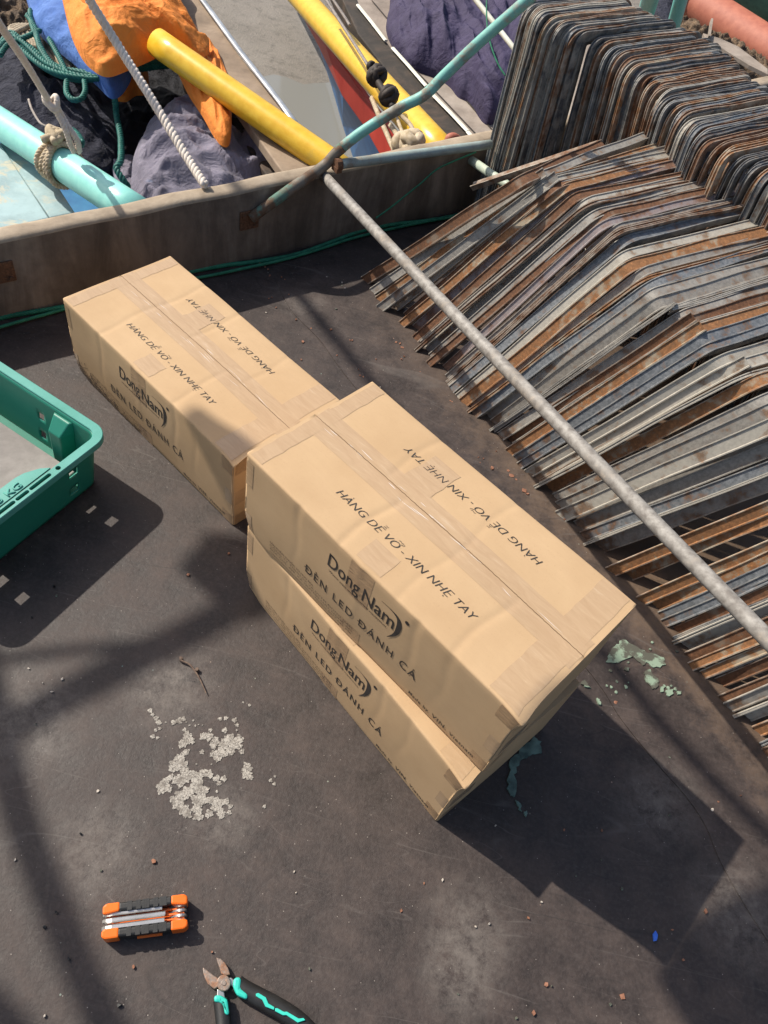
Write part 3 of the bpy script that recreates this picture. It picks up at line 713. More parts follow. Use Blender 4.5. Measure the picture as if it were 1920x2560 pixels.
    # seam tape along the top in lengths, film glints, cross bands
    seam_tape=strip_top(.004,BL-.004,sy-.028,sy+.026,'clear_tape','ctape',.0003,.0015)
    # thin open line of the seam stays visible through the clear tape
    bm=bmesh.new(); rg=random.Random(seed); px=[( .003+(BL-.006)*i/180) for i in range(181)]
    up=[bm.verts.new((x,sy+rg.uniform(-.0004,.0004)+.0006,BH+.0006)) for x in px]; lo=[bm.verts.new((x,v.co.y-.0011,BH+.0006)) for x,v in zip(px,up)]
    for i in range(180): bm.faces.new((lo[i],lo[i+1],up[i+1],up[i]))
    add('flap_seam',bm,'flap_dark')
    # band tape over the long top edge and down the side, dark patch on the side
    wrap(.218,.262,[(-e,BH-.004),(-e,BH*.60)],'side_tape','tape')
    strip_top(.218,.264,.006,.044,'clear_tape','ctape',.0004,.001)
    wrap(.222,.262,[(-e,.035),(-e,.004),(-e,.0005)],'side_tape','tape')
    strip_top(.165,.215,.150,.215,'clear_tape','ctape',.0005,.002)
    # pale streaks painted as glints on the wrinkled clear film along the seam
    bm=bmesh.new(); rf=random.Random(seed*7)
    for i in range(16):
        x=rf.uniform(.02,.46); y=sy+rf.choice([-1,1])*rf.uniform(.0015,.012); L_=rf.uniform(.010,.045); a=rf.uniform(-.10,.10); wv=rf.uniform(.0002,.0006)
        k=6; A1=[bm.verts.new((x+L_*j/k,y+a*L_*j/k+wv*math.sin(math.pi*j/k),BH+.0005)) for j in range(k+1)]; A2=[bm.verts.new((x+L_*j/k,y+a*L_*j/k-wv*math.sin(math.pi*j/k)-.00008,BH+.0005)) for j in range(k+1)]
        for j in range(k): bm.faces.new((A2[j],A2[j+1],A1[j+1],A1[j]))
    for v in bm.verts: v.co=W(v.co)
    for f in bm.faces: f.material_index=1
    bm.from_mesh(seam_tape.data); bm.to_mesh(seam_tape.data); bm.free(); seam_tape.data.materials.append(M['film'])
    # end bands: tape across both ends of the top, folded over
    strip_top(.455,.500,.004,BW-.004,'clear_tape','ctape',.0004,.001)
    strip_top(.006,.030,.004,BW-.004,'clear_tape','ctape',.0004,.001)
    # corner tapes on the near vertical edge
    def corner_tape(z0,z1,m='tape',lx=.03,ly=.035):
        bm=bmesh.new(); pts=[(BL-lx,-e)]
        pts+=[(BL-lx*.5,-e),(BL-.0045,-e),(BL-.0009,.0009),(BL+e,.0045),(BL+e,ly*.5),(BL+e,ly)]
        n=4; vv=[[bm.verts.new((x,y,z0+(z1-z0)*j/n)) for j in range(n+1)] for x,y in pts]
        for i in range(len(pts)-1):
            for j in range(n): bm.faces.new((vv[i][j],vv[i+1][j],vv[i+1][j+1],vv[i][j+1]))
        add('corner_tape',bm,m,True)
    corner_tape(BH-.036,BH-.002); corner_tape(.002,.030); corner_tape(.062,.100,'ctape',.022,.05)
    def corner_tape_far(z0,z1):
        bm=bmesh.new(); pts=[(.018,-.0004),(.0045,-.0004),(.0009,.0009),(-.0004,.0045),(-.0004,.03)]
        n=4; vv=[[bm.verts.new((x,y,z0+(z1-z0)*j/n)) for j in range(n+1)] for x,y in pts]
        for i in range(len(pts)-1):
            for j in range(n): bm.faces.new((vv[i][j],vv[i+1][j],vv[i+1][j+1],vv[i][j+1]))
        add('corner_tape',bm,'ctape',True)
    corner_tape_far(.12,.172); corner_tape_far(.01,.055)
    # -------- printing
    inks=bmesh.new()
    def put(dst,src,Mx):
        sub(src); src.transform(Mx); me=bpy.data.meshes.new('x'); src.to_mesh(me); src.free(); dst.from_mesh(me); bpy.data.meshes.remove(me)
    T=Matrix.Translation
    h=BH+.0008
    b1=bmesh.new()
    put(b1,text_bm('HÀNG DỄ VỠ - XIN NHẸ TAY',.253,.0118,.28,-.012),T((.1285,.052,h))); b1o=add('fragile_print',b1,'ink')
    b2=bmesh.new()
    put(b2,text_bm('HÀNG DỄ VỠ - XIN NHẸ TAY',.253,.0118,.28,-.012),T((.3855,.1955,h))@Matrix.Rotation(math.pi,4,'Z')); add('fragile_print',b2,'ink')
    side=Matrix.Rotation(R(90),4,'X')
    def SD(x,z,y=-.0005): return T((x,y,z))@side
    b3=bmesh.new()
    put(b3,text_bm('Dong',.062,.0285,0,.006),SD(.1815,.1235)); put(b3,text_bm('Nam',.060,.0285,0,.006),SD(.2500,.1215))
    # crescent and dot of the logo
    cb=bmesh.new(); A_=[];B_=[]; n=22
    cl=[(.281,.1555),(.300,.1560),(.3130,.1525),(.3185,.1430),(.3190,.1280),(.3150,.1130),(.3055,.0960)]
    cs=smoothpath([Vector((x,z,0)) for x,z in cl],5); nn=len(cs)
    for i,p in enumerate(cs):
        t=(cs[min(i+1,nn-1)]-cs[max(i-1,0)]).normalized(); pr=Vector((-t.y,t.x,0)); u=i/(nn-1); wd=.0007+.0078*max(0,math.sin(math.pi*min(1,max(0,(u-.12)/.88))))**1.3
        A_.append(cb.verts.new(p+pr*wd*.35)); B_.append(cb.verts.new(p-pr*wd*.65))
    for i in range(nn-1): cb.faces.new((A_[i],A_[i+1],B_[i+1],B_[i]))
    cc=[cb.verts.new((.3268+.0036*math.cos(a*math.pi/8),.1590+.0036*math.sin(a*math.pi/8),0)) for a in range(16)]; cb.faces.new(cc)
    bmesh.ops.triangulate(cb,faces=cb.faces); put(b3,cb,SD(0,0)); add('logo_print',b3,'ink')
    b4=bmesh.new(); put(b4,text_bm('Water pipe and Electrical equipment',.114,.0046,0,.0),SD(.186,.1125)); add('tagline_print',b4,'ink')
    b5=bmesh.new(); put(b5,text_bm('ĐÈN LED ĐÁNH CÁ',.226,.0205,0,.006,1.25),SD(.1405,.0565)); add('title_print',b5,'ink')
    b6=bmesh.new(); put(b6,text_bm('SẢN PHẨM THUỘC SỞ HỮU BỞI',.098,.0048),SD(.063,.0365))
    put(b6,text_bm('CÔNG TY TNHH SX VÀ DVTM ĐÔNG NAM',.184,.0062,0,-.012,1.1),SD(.063,.0275))
    put(b6,text_bm('ĐỊA CHỈ: 498, XÃ QUỲNH LƯU, NGHỆ AN',.184,.0052,0,-.008),SD(.063,.0195))
    put(b6,text_bm('https://dentudongnam.com   Hotline 0977 646 336',.184,.0046,0,-.006),SD(.063,.0115)); add('address_print',b6,'ink_brown')
    b7=bmesh.new(); put(b7,text_bm('Made by',.038,.0080,0,.014,1.15),SD(.364,.0115)); put(b7,text_bm('VIN.',.028,.0105,0,.012,1.1),SD(.4085,.0115)); put(b7,text_bm('Vietnam',.044,.0080,0,.014,1.15),SD(.4420,.0115)); add('maker_print',b7,'ink')
    if muddy:
        bm=bmesh.new(); rg=random.Random(3)
        for i in range(520):
            x=abs(rg.gauss(0,.09)); z=abs(rg.gauss(0,.012))*(1.7-min(1,x/.16)) if x<.26 else 0
            if x>.25 or z>.05: continue
            r=rg.uniform(.0006,.0024); k=5; a0=rg.uniform(0,6)
            bm.faces.new([bm.verts.new((x+r*rg.uniform(.6,1.8)*math.cos(a0+j*6.283/k),-.0005-rg.uniform(0,.0002),.001+z+r*rg.uniform(.6,1.4)*math.sin(a0+j*6.283/k))) for j in range(k)])
        add('mud_splash',bm,'mud_stain')
    return root
carton('long brown carton lying alone at the left, muddy along its lower edge',1,Vector((-.6904,1.096,0)),-.57767,0,0,True)
carton('bottom carton of the stacked pair, its front face peeking out below the other',2,Vector((-.2046,.7033,0)),-.66257,0,0)
carton('top carton of the stacked pair, nearest and largest, its whole lid in view',3,Vector((-.20498,.69327,.1845)),-.59043,.00118,.00576)
# ================================================================== CRATE
zc=.13; Ca=Vector((-.9346,.3557,0)).normalized(); Cb=Vector((Ca.y*-1,Ca.x,0)); Cb=Cb if Cb.y<0 else -Cb
def z4(X,Y): return (X/3.77,860+Y/3.77)
Cc=B(*z4(1050,838),zc)
LA,LB=.56,.36
def rr_path(inset,r,n=8,z=0):
    """closed rounded rectangle, starts on the a side"""
    pts=[]; 
    for (ca_,cb_,s0) in ((r,r,180),(LA-2*inset-r,r,270),(LA-2*inset-r,LB-2*inset-r,0),(r,LB-2*inset-r,90)):
        for k in range(n+1):
            a=R(s0+90*k/n); pts.append((inset+ca_+r*math.cos(a),inset+cb_+r*math.sin(a)))
    return pts
def CP(a,b,z): return Cc+Ca*a+Cb*b+Vector((0,0,z-zc))
cr=thing('plastic_crate','green plastic crate at the left edge with a grey board inside','crate',CP(LA/2,LB/2,0))
# walls as one sheet with square holes: parametric perimeter with even spacing
def perim(inset,r):
    segs=[]
    P=rr_path(inset,r); n=len(P); L=[0]
    for i in range(n): L.append(L[-1]+math.dist(P[i],P[(i+1)%n]))
    def f(t):
        d=t%L[-1]
        for i in range(n):
            if d<=L[i+1]: u=(d-L[i])/max(1e-9,L[i+1]-L[i]); a,b=P[i],P[(i+1)%n]; return (a[0]+(b[0]-a[0])*u,a[1]+(b[1]-a[1])*u)
        return P[0]
    return f,L[-1]
f0,L0=perim(.0155,.020); NP=330; zl=[.003,.010,.016,.022,.031,.040,.048,.056,.063,.070,.078,.087,.096,.106,.116,.125]
def wallpt(u,z):
    ins=.016+.012*(1-z/zc)
    a,b=f0(u*L0); ca,cb=LA/2,LB/2
    k1=(LA/2-ins)/(LA/2-.016); k2=(LB/2-ins)/(LB/2-.016)
    return CP(ca+(a-ca)*k1,cb+(b-cb)*k2,z)
bm=bmesh.new(); V=[[bm.verts.new(wallpt(i/NP,z)) for z in zl] for i in range(NP)]
holes=0
for i in range(NP):
    a,b=f0((i+.5)/NP*L0)
    for j in range(len(zl)-1):
        zm=(zl[j]+zl[j+1])/2; hole=False
        onshort=a<.02 or a>LA-.02; onlong=b<.02 or b>LB-.02
        if (.022<zm<.040 or .070<zm<.087):
            if onshort and (.066<b<.086 or .066<LB-b<.086): hole=True
            if onlong and any(abs(a-c_)<.0095 for c_ in (.155,.375)): hole=True
        if not hole: bm.faces.new((V[i][j],V[(i+1)%NP][j],V[(i+1)%NP][j+1],V[i][j+1]))
bmesh.ops.recalc_face_normals(bm,faces=bm.faces)
wo=part('crate_wall',bm,'crate',cr,True); sm=wo.modifiers.new('s','SOLIDIFY'); sm.thickness=.003; sm.offset=0
# floor
bm=bmesh.new(); fl=[wallpt(i/60,.006) for i in range(60)]; prism(bm,fl,.003); part('crate_floor',bm,'crate',cr)
# rim: flat top with outer lip
def ringpts(ins,r,z): return [CP(a,b,z) for a,b in rr_path(ins,r)]
bm=bmesh.new(); prof=[(.000,.034,zc-.013),(.000,.034,zc-.001),(.0010,.033,zc),(.0158,.020,zc),(.0168,.019,zc-.001),(.0168,.019,zc-.005),(.003,.031,zc-.005),(.002,.032,zc-.013)]
rows=[[bm.verts.new(p) for p in ringpts(a,b,z)] for a,b,z in prof]; n=len(rows[0])
for k in range(len(rows)):
    k2=(k+1)%len(rows)
    for i in range(n): bm.faces.new((rows[k][i],rows[k][(i+1)%n],rows[k2][(i+1)%n],rows[k2][i]))
bmesh.ops.recalc_face_normals(bm,faces=bm.faces); rim=part('rim',bm,'crate_rim',cr)
# handle shelf on the near short side: raised plate bulging inward, with ribs and a drilled hole
def handle(bx0):
    bm=bmesh.new(); b0,b1=.120,.300
    pts=[(.0185,b0),(.030,b0+.012),(.041,b0+.034),(.044,b0+.05),(.044,b1-.05),(.041,b1-.034),(.030,b1-.012),(.0185,b1)]
    prism(bm,[CP(a,b,zc+.001) for a,b in pts],.004); hs=part('handle_shelf',bm,'crate_rim',cr)
    tb=text_bm('25 KG',.060,.0125,0,.01)
    gG=B(*z4(222,1345),zc)-Cc; gb_=gG.dot(Cb); ga_=gG.dot(Ca); print('KG at',ga_,gb_)
    # extrude letters
    geo=bmesh.ops.extrude_face_region(tb,geom=tb.faces[:]); 
    for v in [g for g in geo['geom'] if isinstance(g,bmesh.types.BMVert)]: v.co.z+=.0018
    # reads along -b, top of letters toward +a
    mx=Matrix(((0,0,0,0),)*4); X_=-Cb; Y_=Ca; 
    mx=Matrix((X_,Y_,Zv)).transposed().to_4x4(); mx.translation=CP(.0215,gb_+.060,zc+.001)
    tb.transform(mx); bmesh.ops.recalc_face_normals(tb,faces=tb.faces); sub_of(part('raised_lettering',tb,'crate_rim',cr),hs)
handle(0)
# dark slot in the rim (hand hold) with ribs, and the round hole
bm=bmesh.new()
def slot(b0,b1,a0=.0058,a1=.0128,z=zc+.0004):
    r=(a1-a0)/2; am=(a0+a1)/2; pts=[]
    for k in range(9): t=R(180+180*k/8); pts.append((am+r*math.cos(t),b0+r+r*math.sin(t)))
    for k in range(9): t=R(180*k/8); pts.append((am+r*math.cos(t),b1-r+r*math.sin(t)))
    prism(bm,[CP(a,b,z) for a,b in pts],.02)
slot(.128,.172);slot(.174,.200);slot(.202,.240)
pts=[CP(.0095+.0045*math.cos(t*math.pi/8),.112+.0045*math.sin(t*math.pi/8),zc+.0004) for t in range(16)]; prism(bm,pts,.02)
mm_,nn_,bb_=mat('crate_recess'); bb_.inputs['Base Color'].default_value=(.004,.035,.026,1); bb_.inputs['Roughness'].default_value=.6; M['recess']=mm_
cut=link('cutter',bm,'recess'); md=rim.modifiers.new('b','BOOLEAN'); md.operation='DIFFERENCE'; md.object=cut; md.solver='EXACT'
bpy.context.view_layer.update(); dg=bpy.context.evaluated_depsgraph_get(); nm=bpy.data.meshes.new_from_object(rim.evaluated_get(dg)); rim.modifiers.clear(); rim.data=nm; bpy.data.objects.remove(cut)
# inner corner buttresses on the long wall
for a0 in (.075,.44):
    bm=bmesh.new()
    lo=[CP(a,b,.010) for a,b in ((a0,.028),(a0+.008,.050),(a0+.034,.050),(a0+.042,.028))]
    hi=[CP(a,b,.094) for a,b in ((a0-.002,.020),(a0+.008,.046),(a0+.036,.046),(a0+.046,.020))]
    tp=[CP(a,b,.116) for a,b in ((a0+.000,.018),(a0+.004,.024),(a0+.040,.024),(a0+.044,.018))]
    rws=[[bm.verts.new(p) for p in r] for r in (lo,hi,tp)]
    for k in range(2):
        for i in range(4): bm.faces.new((rws[k][i],rws[k][(i+1)%4],rws[k+1][(i+1)%4],rws[k+1][i]))
    bm.faces.new(rws[2])
    bevel(bm,.002,2); part('inner_buttress',bm,'crate',cr)
# grey board in the crate
bm=bmesh.new(); za=.075
bp=[B(*z4(505,1090),za),B(*z4(0,600),za)]
d1=(bp[1]-bp[0]).normalized(); d1=Ca.lerp(d1,.0).normalized()
c0=CP(.040,.062,.0)
Pn=[CP(.040,.062,.050),CP(.50,.062,.050),CP(.50,.315,.038),CP(.040,.315,.038)]
prism(bm,Pn,.008); bevel(bm,.0015)
gb=tag(link('grey_board',bm,'board_grey'),'worn grey board lying inside the green crate','board')
bm=bmesh.new(); Pn=[CP(.040,.060,.070),CP(.51,.060,.070),CP(.51,.072,.092),CP(.040,.072,.092)]
# ================================================================== MULTI TOOL
def z5(X,Y,z=0): return B(200+X/2.5136,2180+Y/2.5136,z)
TL=z5(150,235,.024); TR=z5(668,165,.024); BLp=z5(145,395,.022); BRp=z5(672,330,.022)
tx=((TR-TL)+(BRp-BLp)); tx.z=0; tx.normalize(); ty=Zv.cross(tx)
tl=(((TR+BRp)-(TL+BLp))/2).length; cen=(TL+TR+BLp+BRp)/4; cen.z=0
hh=.5*((TL+TR)/2-(BLp+BRp)/2).dot(ty)
mt=thing('folding_hex_key_tool','orange and black folding hex key tool lying on the deck','multi tool',cen)
def TP(x,y,z): return cen+tx*x+ty*y+Zv*z
for sgn in (1,-1):
    y=sgn*hh
    bm=bmesh.new(); boxbm(bm,TP(-tl*.33,y-.0052,.0012),tx*tl*.66,ty*.0104,Zv*.0265); bevel(bm,.003,3)
    for k in range(5):
        xx=-tl*.22+k*tl*.105; boxbm(bm,TP(xx,y-.0055,.004),tx*.006,ty*.0110,Zv*.0240)
        if k in(1,3): boxbm(bm,TP(xx+.008,y-.0055,.004),tx*.003,ty*.0110,Zv*.0240)
    part('grip',bm,'black_pl',mt)
    for sx in (-1,1):
        bm=bmesh.new()
        pl=[(sx*tl*.31,y-.0062),(sx*tl*.47,y-.0062),(sx*tl*.515,y-.003),(sx*tl*.515,y+.004),(sx*tl*.47,y+.0065),(sx*tl*.31,y+.0060)]
        if sgn>0: pl=[(sx*tl*.31,y-.0052),(sx*tl*.46,y-.0075),(sx*tl*.51,y-.0075),(sx*tl*.515,y+.002),(sx*tl*.47,y+.0056),(sx*tl*.31,y+.0056)]
        b2_=bmesh.new(); prism(b2_,[TP(a,b,.0285) for a,b in pl],.0275); bevel(b2_,.0022,2)
        me=bpy.data.meshes.new('x'); b2_.to_mesh(me); bm.from_mesh(me); b2_.free()
        part('end_cap',bm,'orange_pl',mt,False)
bm=bmesh.new(); boxbm(bm,TP(-tl*.46,-hh+.006,.006),tx*tl*.90,ty*(2*hh-.012),Zv*.006); part('spine',bm,'orange_pl',mt)
bm=bmesh.new(); boxbm(bm,TP(-tl*.10,-hh-.0078,.010),tx*tl*.30,ty*.0040,Zv*.005); part('side_badge',bm,'orange_pl',mt)
keys=[(.0039,-.0090,.31),(.0033,.0012,.32),(.0025,.0100,.28)]
for r,y,xe in keys:
    bm=bmesh.new(); yy=y*hh/.0185
    tube(bm,[TP(-tl*.50,yy,.017),TP(-tl*.46,yy,.021),TP(-tl*.40,yy,.022),TP(tl*(xe-.08),yy,.022)],r,6); part('hex_key',bm,'chrome',mt)
for k in range(4):
    yy=(-.62+k*.40)*hh
    bm=bmesh.new(); tube(bm,smoothpath([TP(tl*.30,yy,.012),TP(tl*.40,yy,.021),TP(tl*.47,yy,.020),TP(tl*.485,yy,.010)],4),.0022,6); part('hex_key',bm,'chrome',mt)
    bm=bmesh.new(); tube(bm,[TP(tl*.22,yy+.003,.016),TP(tl*.47,yy+.0028,.019)],.0014,6); part('divider_rib',bm,'orange_pl',mt)
# ================================================================== PLIERS
def pl_poly(name,ptsX,z,h,m,root,bv=.001):
    bm=bmesh.new(); prism(bm,[z5(x,y,z) for x,y in ptsX],h)
    if bv: bevel(bm,bv,2)
    return part(name,bm,m,root)
pr=thing('diagonal_pliers','open diagonal cutting pliers with black and mint green handles, at the bottom edge','pliers',z5(900,700))
pl_poly('jaw',[(772,598),(800,618),(835,645),(868,668),(885,690),(860,728),(843,735),(805,705),(785,668),(773,630)],.012,.008,'plier_steel',pr)
pl_poly('jaw',[(856,536),(885,545),(912,572),(933,608),(944,645),(915,650),(888,640),(876,600),(862,562)],.012,.008,'plier_steel',pr)
pv_=pl_poly('pivot',[(903+44*math.cos(t*math.pi/10),697+52*math.sin(t*math.pi/10)) for t in range(20)],.0150,.013,'plier_steel',pr,.0012)
sub_of(pl_poly('pivot_rivet',[(903+16*math.cos(t*math.pi/8),697+17*math.sin(t*math.pi/8)) for t in range(16)],.0160,.003,'plier_steel',pr,.0004),pv_)
pl_poly('shank',[(930,668),(950,662),(985,690),(985,750),(950,712),(938,700)],.010,.007,'chrome',pr)
pl_poly('shank',[(862,735),(905,745),(912,800),(860,800)],.010,.007,'chrome',pr)
def handle_tube(name,pts,wd,m,z=.010,flat=.62,tap=None):
    bm=bmesh.new(); P=smoothpath([z5(x,y,z) for x,y in pts],6); tube(bm,P,wd*.92,16,True,flat,tap); return part(name,bm,m,pr,True)
hg1=handle_tube('handle_grip',[(985,700),(1030,735),(1110,780),(1200,828),(1290,880),(1370,935),(1440,1000),(1500,1080)],.0118,'black_pl',.011,.8,lambda t:.95+.12*math.sin(t*3.1))
hg2=handle_tube('handle_grip',[(885,800),(892,860),(900,930),(903,1010),(905,1100)],.0105,'black_pl',.011,.8)
gc1=pl_poly('grip_collar',[(965,668),(1000,655),(1015,675),(1008,730),(1057,768),(1050,803),(985,775),(960,720)],.021,.018,'mint',pr,.003)
gc2=pl_poly('grip_collar',[(842,775),(880,770),(928,800),(938,880),(935,902),(908,893),(902,840),(880,818),(842,818)],.021,.018,'mint',pr,.003)
gi1=pl_poly('grip_inlay',[(1105,764),(1122,760),(1168,788),(1184,826),(1222,849),(1218,866),(1166,846),(1146,804),(1106,780)],.0222,.004,'mint',pr,.0004)
gi2=pl_poly('grip_inlay',[(1226,856),(1240,855),(1282,879),(1300,877),(1375,921),(1405,917),(1416,931),(1368,946),(1297,899),(1276,900),(1226,874)],.0222,.004,'mint',pr,.0004)
for a_,b_ in ((gc1,hg1),(gi1,hg1),(gi2,hg1),(gc2,hg2)): sub_of(a_,b_)
# ridge moulded along the long grip
pass
# ================================================================== DECK LITTER, PAINT
def blob(bm,c,r,z0,h,rg,k=9,el=1.):
    a0=rg.uniform(0,6.28); pts=[]
    for j in range(k):
        a=a0+j*2*math.pi/k; rad=r*rg.uniform(.62,1.25); pts.append(Vector((c.x+rad*math.cos(a)*el,c.y+rad*math.sin(a),z0+h)))
    top=[bm.verts.new(p) for p in pts]; bot=[bm.verts.new(Vector((c.x+(p.x-c.x)*1.15,c.y+(p.y-c.y)*1.15,-.002))) for p in pts]
    cv=bm.verts.new((c.x,c.y,z0+h*rg.uniform(1.,1.6)))
    for j in range(k): bm.faces.new((top[j],top[(j+1)%k],cv)); bm.faces.new((bot[j],bot[(j+1)%k],top[(j+1)%k],top[j]))
rg=random.Random(21)
def z6(X,Y): return (300+X/3.318,1600+Y/3.318)
cl=[(250,585,20,3),(270,620,16,3),(300,650,20,3),(318,685,20,3),(330,735,14,2),(295,750,14,3),(272,800,18,3),(310,812,14,2),(445,685,22,5),(490,668,26,6),(525,655,20,3),(380,682,8,1),(550,682,8,1),(608,668,10,1),(625,712,8,1),(578,708,8,1),(652,702,6,1),(685,708,6,1),(830,655,18,4),(878,648,18,3),(950,665,20,4),(972,705,16,3),(970,750,10,2),
 (536,745,16,4),(560,795,36,10),(585,835,32,8),(530,850,36,9),(505,880,20,4),(750,748,16,3),(690,800,28,8),(740,800,34,12),(790,840,34,12),(775,880,26,8),(868,750,22,5),(900,830,48,22),(950,860,46,20),(1000,830,26,9),(985,800,20,5),(860,870,40,14),(920,920,34,12),(840,940,44,14),(790,950,38,10),(815,985,24,5),(1010,925,22,5),(1005,880,14,2),(680,930,18,4),
 (550,930,26,4),(500,980,40,12),(460,1040,50,18),(520,1050,46,15),(430,1060,26,6),(545,1100,40,12),(600,1100,20,3),(420,1140,26,8),(375,1180,36,12),(350,1230,42,14),(400,1235,30,8),(480,1160,40,14),(540,1150,40,14),(500,1200,26,6),(620,1140,40,14),(680,1110,30,9),(740,1115,30,9),(700,1095,24,6),(800,1150,26,8),(860,1150,24,6),(820,1190,18,4),(650,1180,40,12),(620,1230,50,18),(680,1260,50,18),(560,1270,46,16),(500,1290,40,12),(440,1320,26,7),(480,1350,44,14),(520,1400,40,12),(560,1440,34,9),(640,1330,44,16),(640,1400,40,14),(650,1460,36,12),(700,1330,36,10),(750,1330,30,8),(790,1340,30,9),(820,1350,40,12),(820,1400,34,10),(840,1450,30,8),(740,1440,30,8),(880,1340,26,6),(915,1380,18,5),(905,1430,18,4),(770,1395,18,4),
 (1055,1060,40,12),(1050,1110,38,12),(1075,1135,26,6),(1250,1165,14,3),(1280,1195,14,3),(1285,1130,10,2),(1198,1382,14,3),(805,1255,12,2),(635,1030,8,1),(760,1030,8,1),(1020,518,10,2),(1075,540,13,2),(340,690,10,2)]
bm=bmesh.new()
for i_,(x,y,r,k) in enumerate(cl):
    c0=B(*z6(x,y)); rw=r/3.318*1.22/F*1.04; kk=max(7,min(34,int(r*.9))); a0=rg.uniform(0,6.28); h=.0003+.00003*(i_%9)
    ph=[rg.uniform(0,6.28) for _ in range(4)]; tp_=[];bt_=[]
    for j in range(kk):
        a=a0+j*6.2832/kk; rad=rw*(1+.16*math.sin(3*a+ph[0])+.12*math.sin(5*a+ph[1])+.10*math.sin(9*a+ph[2]))*rg.uniform(.84,1.12)
        tp_.append(bm.verts.new((c0.x+rad*math.cos(a),c0.y+rad*math.sin(a),h))); bt_.append(bm.verts.new((c0.x+rad*1.01*math.cos(a),c0.y+rad*1.01*math.sin(a),-.0009)))
    cv=bm.verts.new((c0.x,c0.y,h+.0003))
    for j in range(kk): bm.faces.new((tp_[j],tp_[(j+1)%kk],cv)); bm.faces.new((bt_[j],bt_[(j+1)%kk],tp_[(j+1)%kk],tp_[j]))

def islands(bm,name,m,label,cat,group,near=.004):
    """split a mesh of overlapping flakes into clusters that touch"""
    bm.faces.ensure_lookup_table(); seen=set(); comps=[]
    for f in bm.faces:
        if f in seen: continue
        st=[f]; seen.add(f); c=[]
        while st:
            g=st.pop(); c.append(g)
            for e in g.edges:
                for h in e.link_faces:
                    if h not in seen: seen.add(h); st.append(h)
        vs={v for g in c for v in g.verts}; cx=sum((v.co for v in vs),Vector())/len(vs); comps.append((c,cx,max((v.co-cx).length for v in vs)))
    grp=list(range(len(comps)))
    def fnd(a):
        while grp[a]!=a: a=grp[a]
        return a
    for a in range(len(comps)):
        for b in range(a):
            if (comps[a][1]-comps[b][1]).length<(comps[a][2]+comps[b][2])*.9+near: grp[fnd(a)]=fnd(b)
    out={}
    for a in range(len(comps)): out.setdefault(fnd(a),[]).extend(comps[a][0])
    for k,fs in sorted(out.items(),key=lambda t:-len(t[1])):
        nb=bmesh.new(); mp={}
        for f in fs: nb.faces.new([mp.setdefault(v,nb.verts.new(v.co)) if v not in mp else mp[v] for v in f.verts])
        yield link(name,nb,m)
for q,o in enumerate(islands(bm,'dried_paint_patch','crust','','','')):
    big=q==0
    tag(o,'largest crusty pale splatter patch on the black deck left of the stacked cartons' if big else ('small crusty pale splatter spot around the large patch left of the cartons' if q>2 else ['','upper right crusty pale splatter patch beside the largest one','second small crusty pale splatter patch beside the largest one'][q]),'dried splatter','crusty pale splatter patches')
bm.free()
def z7(X,Y): return (1000+X/1.8033,1500+Y/1.8033)
def patch(name,polys,m,label,zf,h=.0012,spl=0,spc=None):
    bm=bmesh.new(); rg=random.Random(len(label))
    for k,pl in enumerate(polys):
        P=[B(*zf(x,y)) for x,y in pl]; Q=[]
        for i,p in enumerate(P):
            q=P[(i+1)%len(P)]; n=4; L=(q-p).length; d=(q-p); nr=Vector((-d.y,d.x,0)).normalized()
            for j in range(n): Q.append(p+d*(j/n)+nr*rg.uniform(-.12,.12)*min(L,.03)+Zv*(h+.0002*k))
        prism(bm,Q,h+.004)
    if spc:
        for i in range(spl):
            x=rg.uniform(spc[0],spc[2]); y=rg.uniform(spc[1],spc[3]); c0=B(*zf(x,y)); blob(bm,c0,rg.uniform(.0008,.0035),.002,.001,rg,7)
    return tag(link(name,bm,m),label,'paint patch')
patch('green_paint_patch',[[(965,210),(1000,185),(1060,205),(1110,240),(1190,262),(1195,300),(1140,305),(1110,285),(1090,300),(1050,262),(1000,275),(965,290),(925,282),(940,250)],
 [(1100,320),(1125,315),(1140,345),(1165,360),(1160,395),(1135,405),(1105,365)],[(1170,395),(1190,392),(1185,415),(1172,418)],[(1190,410),(1225,405),(1228,430),(1205,438)],[(1245,415),(1262,412),(1262,428),(1248,430)],[(1010,305),(1030,310),(1025,325),(1008,318)]],
 'green_paint','faded pale green paint patch on the deck between the cartons and frames',z7,.0032,26,(930,190,1250,420))
patch('green_paint_drips',[[(812,378),(830,362),(845,385),(860,400),(838,395)],[(885,445),(898,450),(903,475),(890,470)]],'green_paint','two tiny green paint drips beside the near corner of the top carton',z7,.0032)
patch('teal_paint_smear',[[(600,615),(630,640),(636,690),(600,700),(560,715),(530,745),(518,790),(515,890),(498,880),(485,850),(490,780),(500,720),(530,690),(570,650)],[(518,905),(535,910),(548,955),(535,945)],[(555,960),(572,952),(568,978)]],
 'teal_paint','lumpy dark teal paint smear on the deck in the stacked cartons\' shadow',z7,.0030)
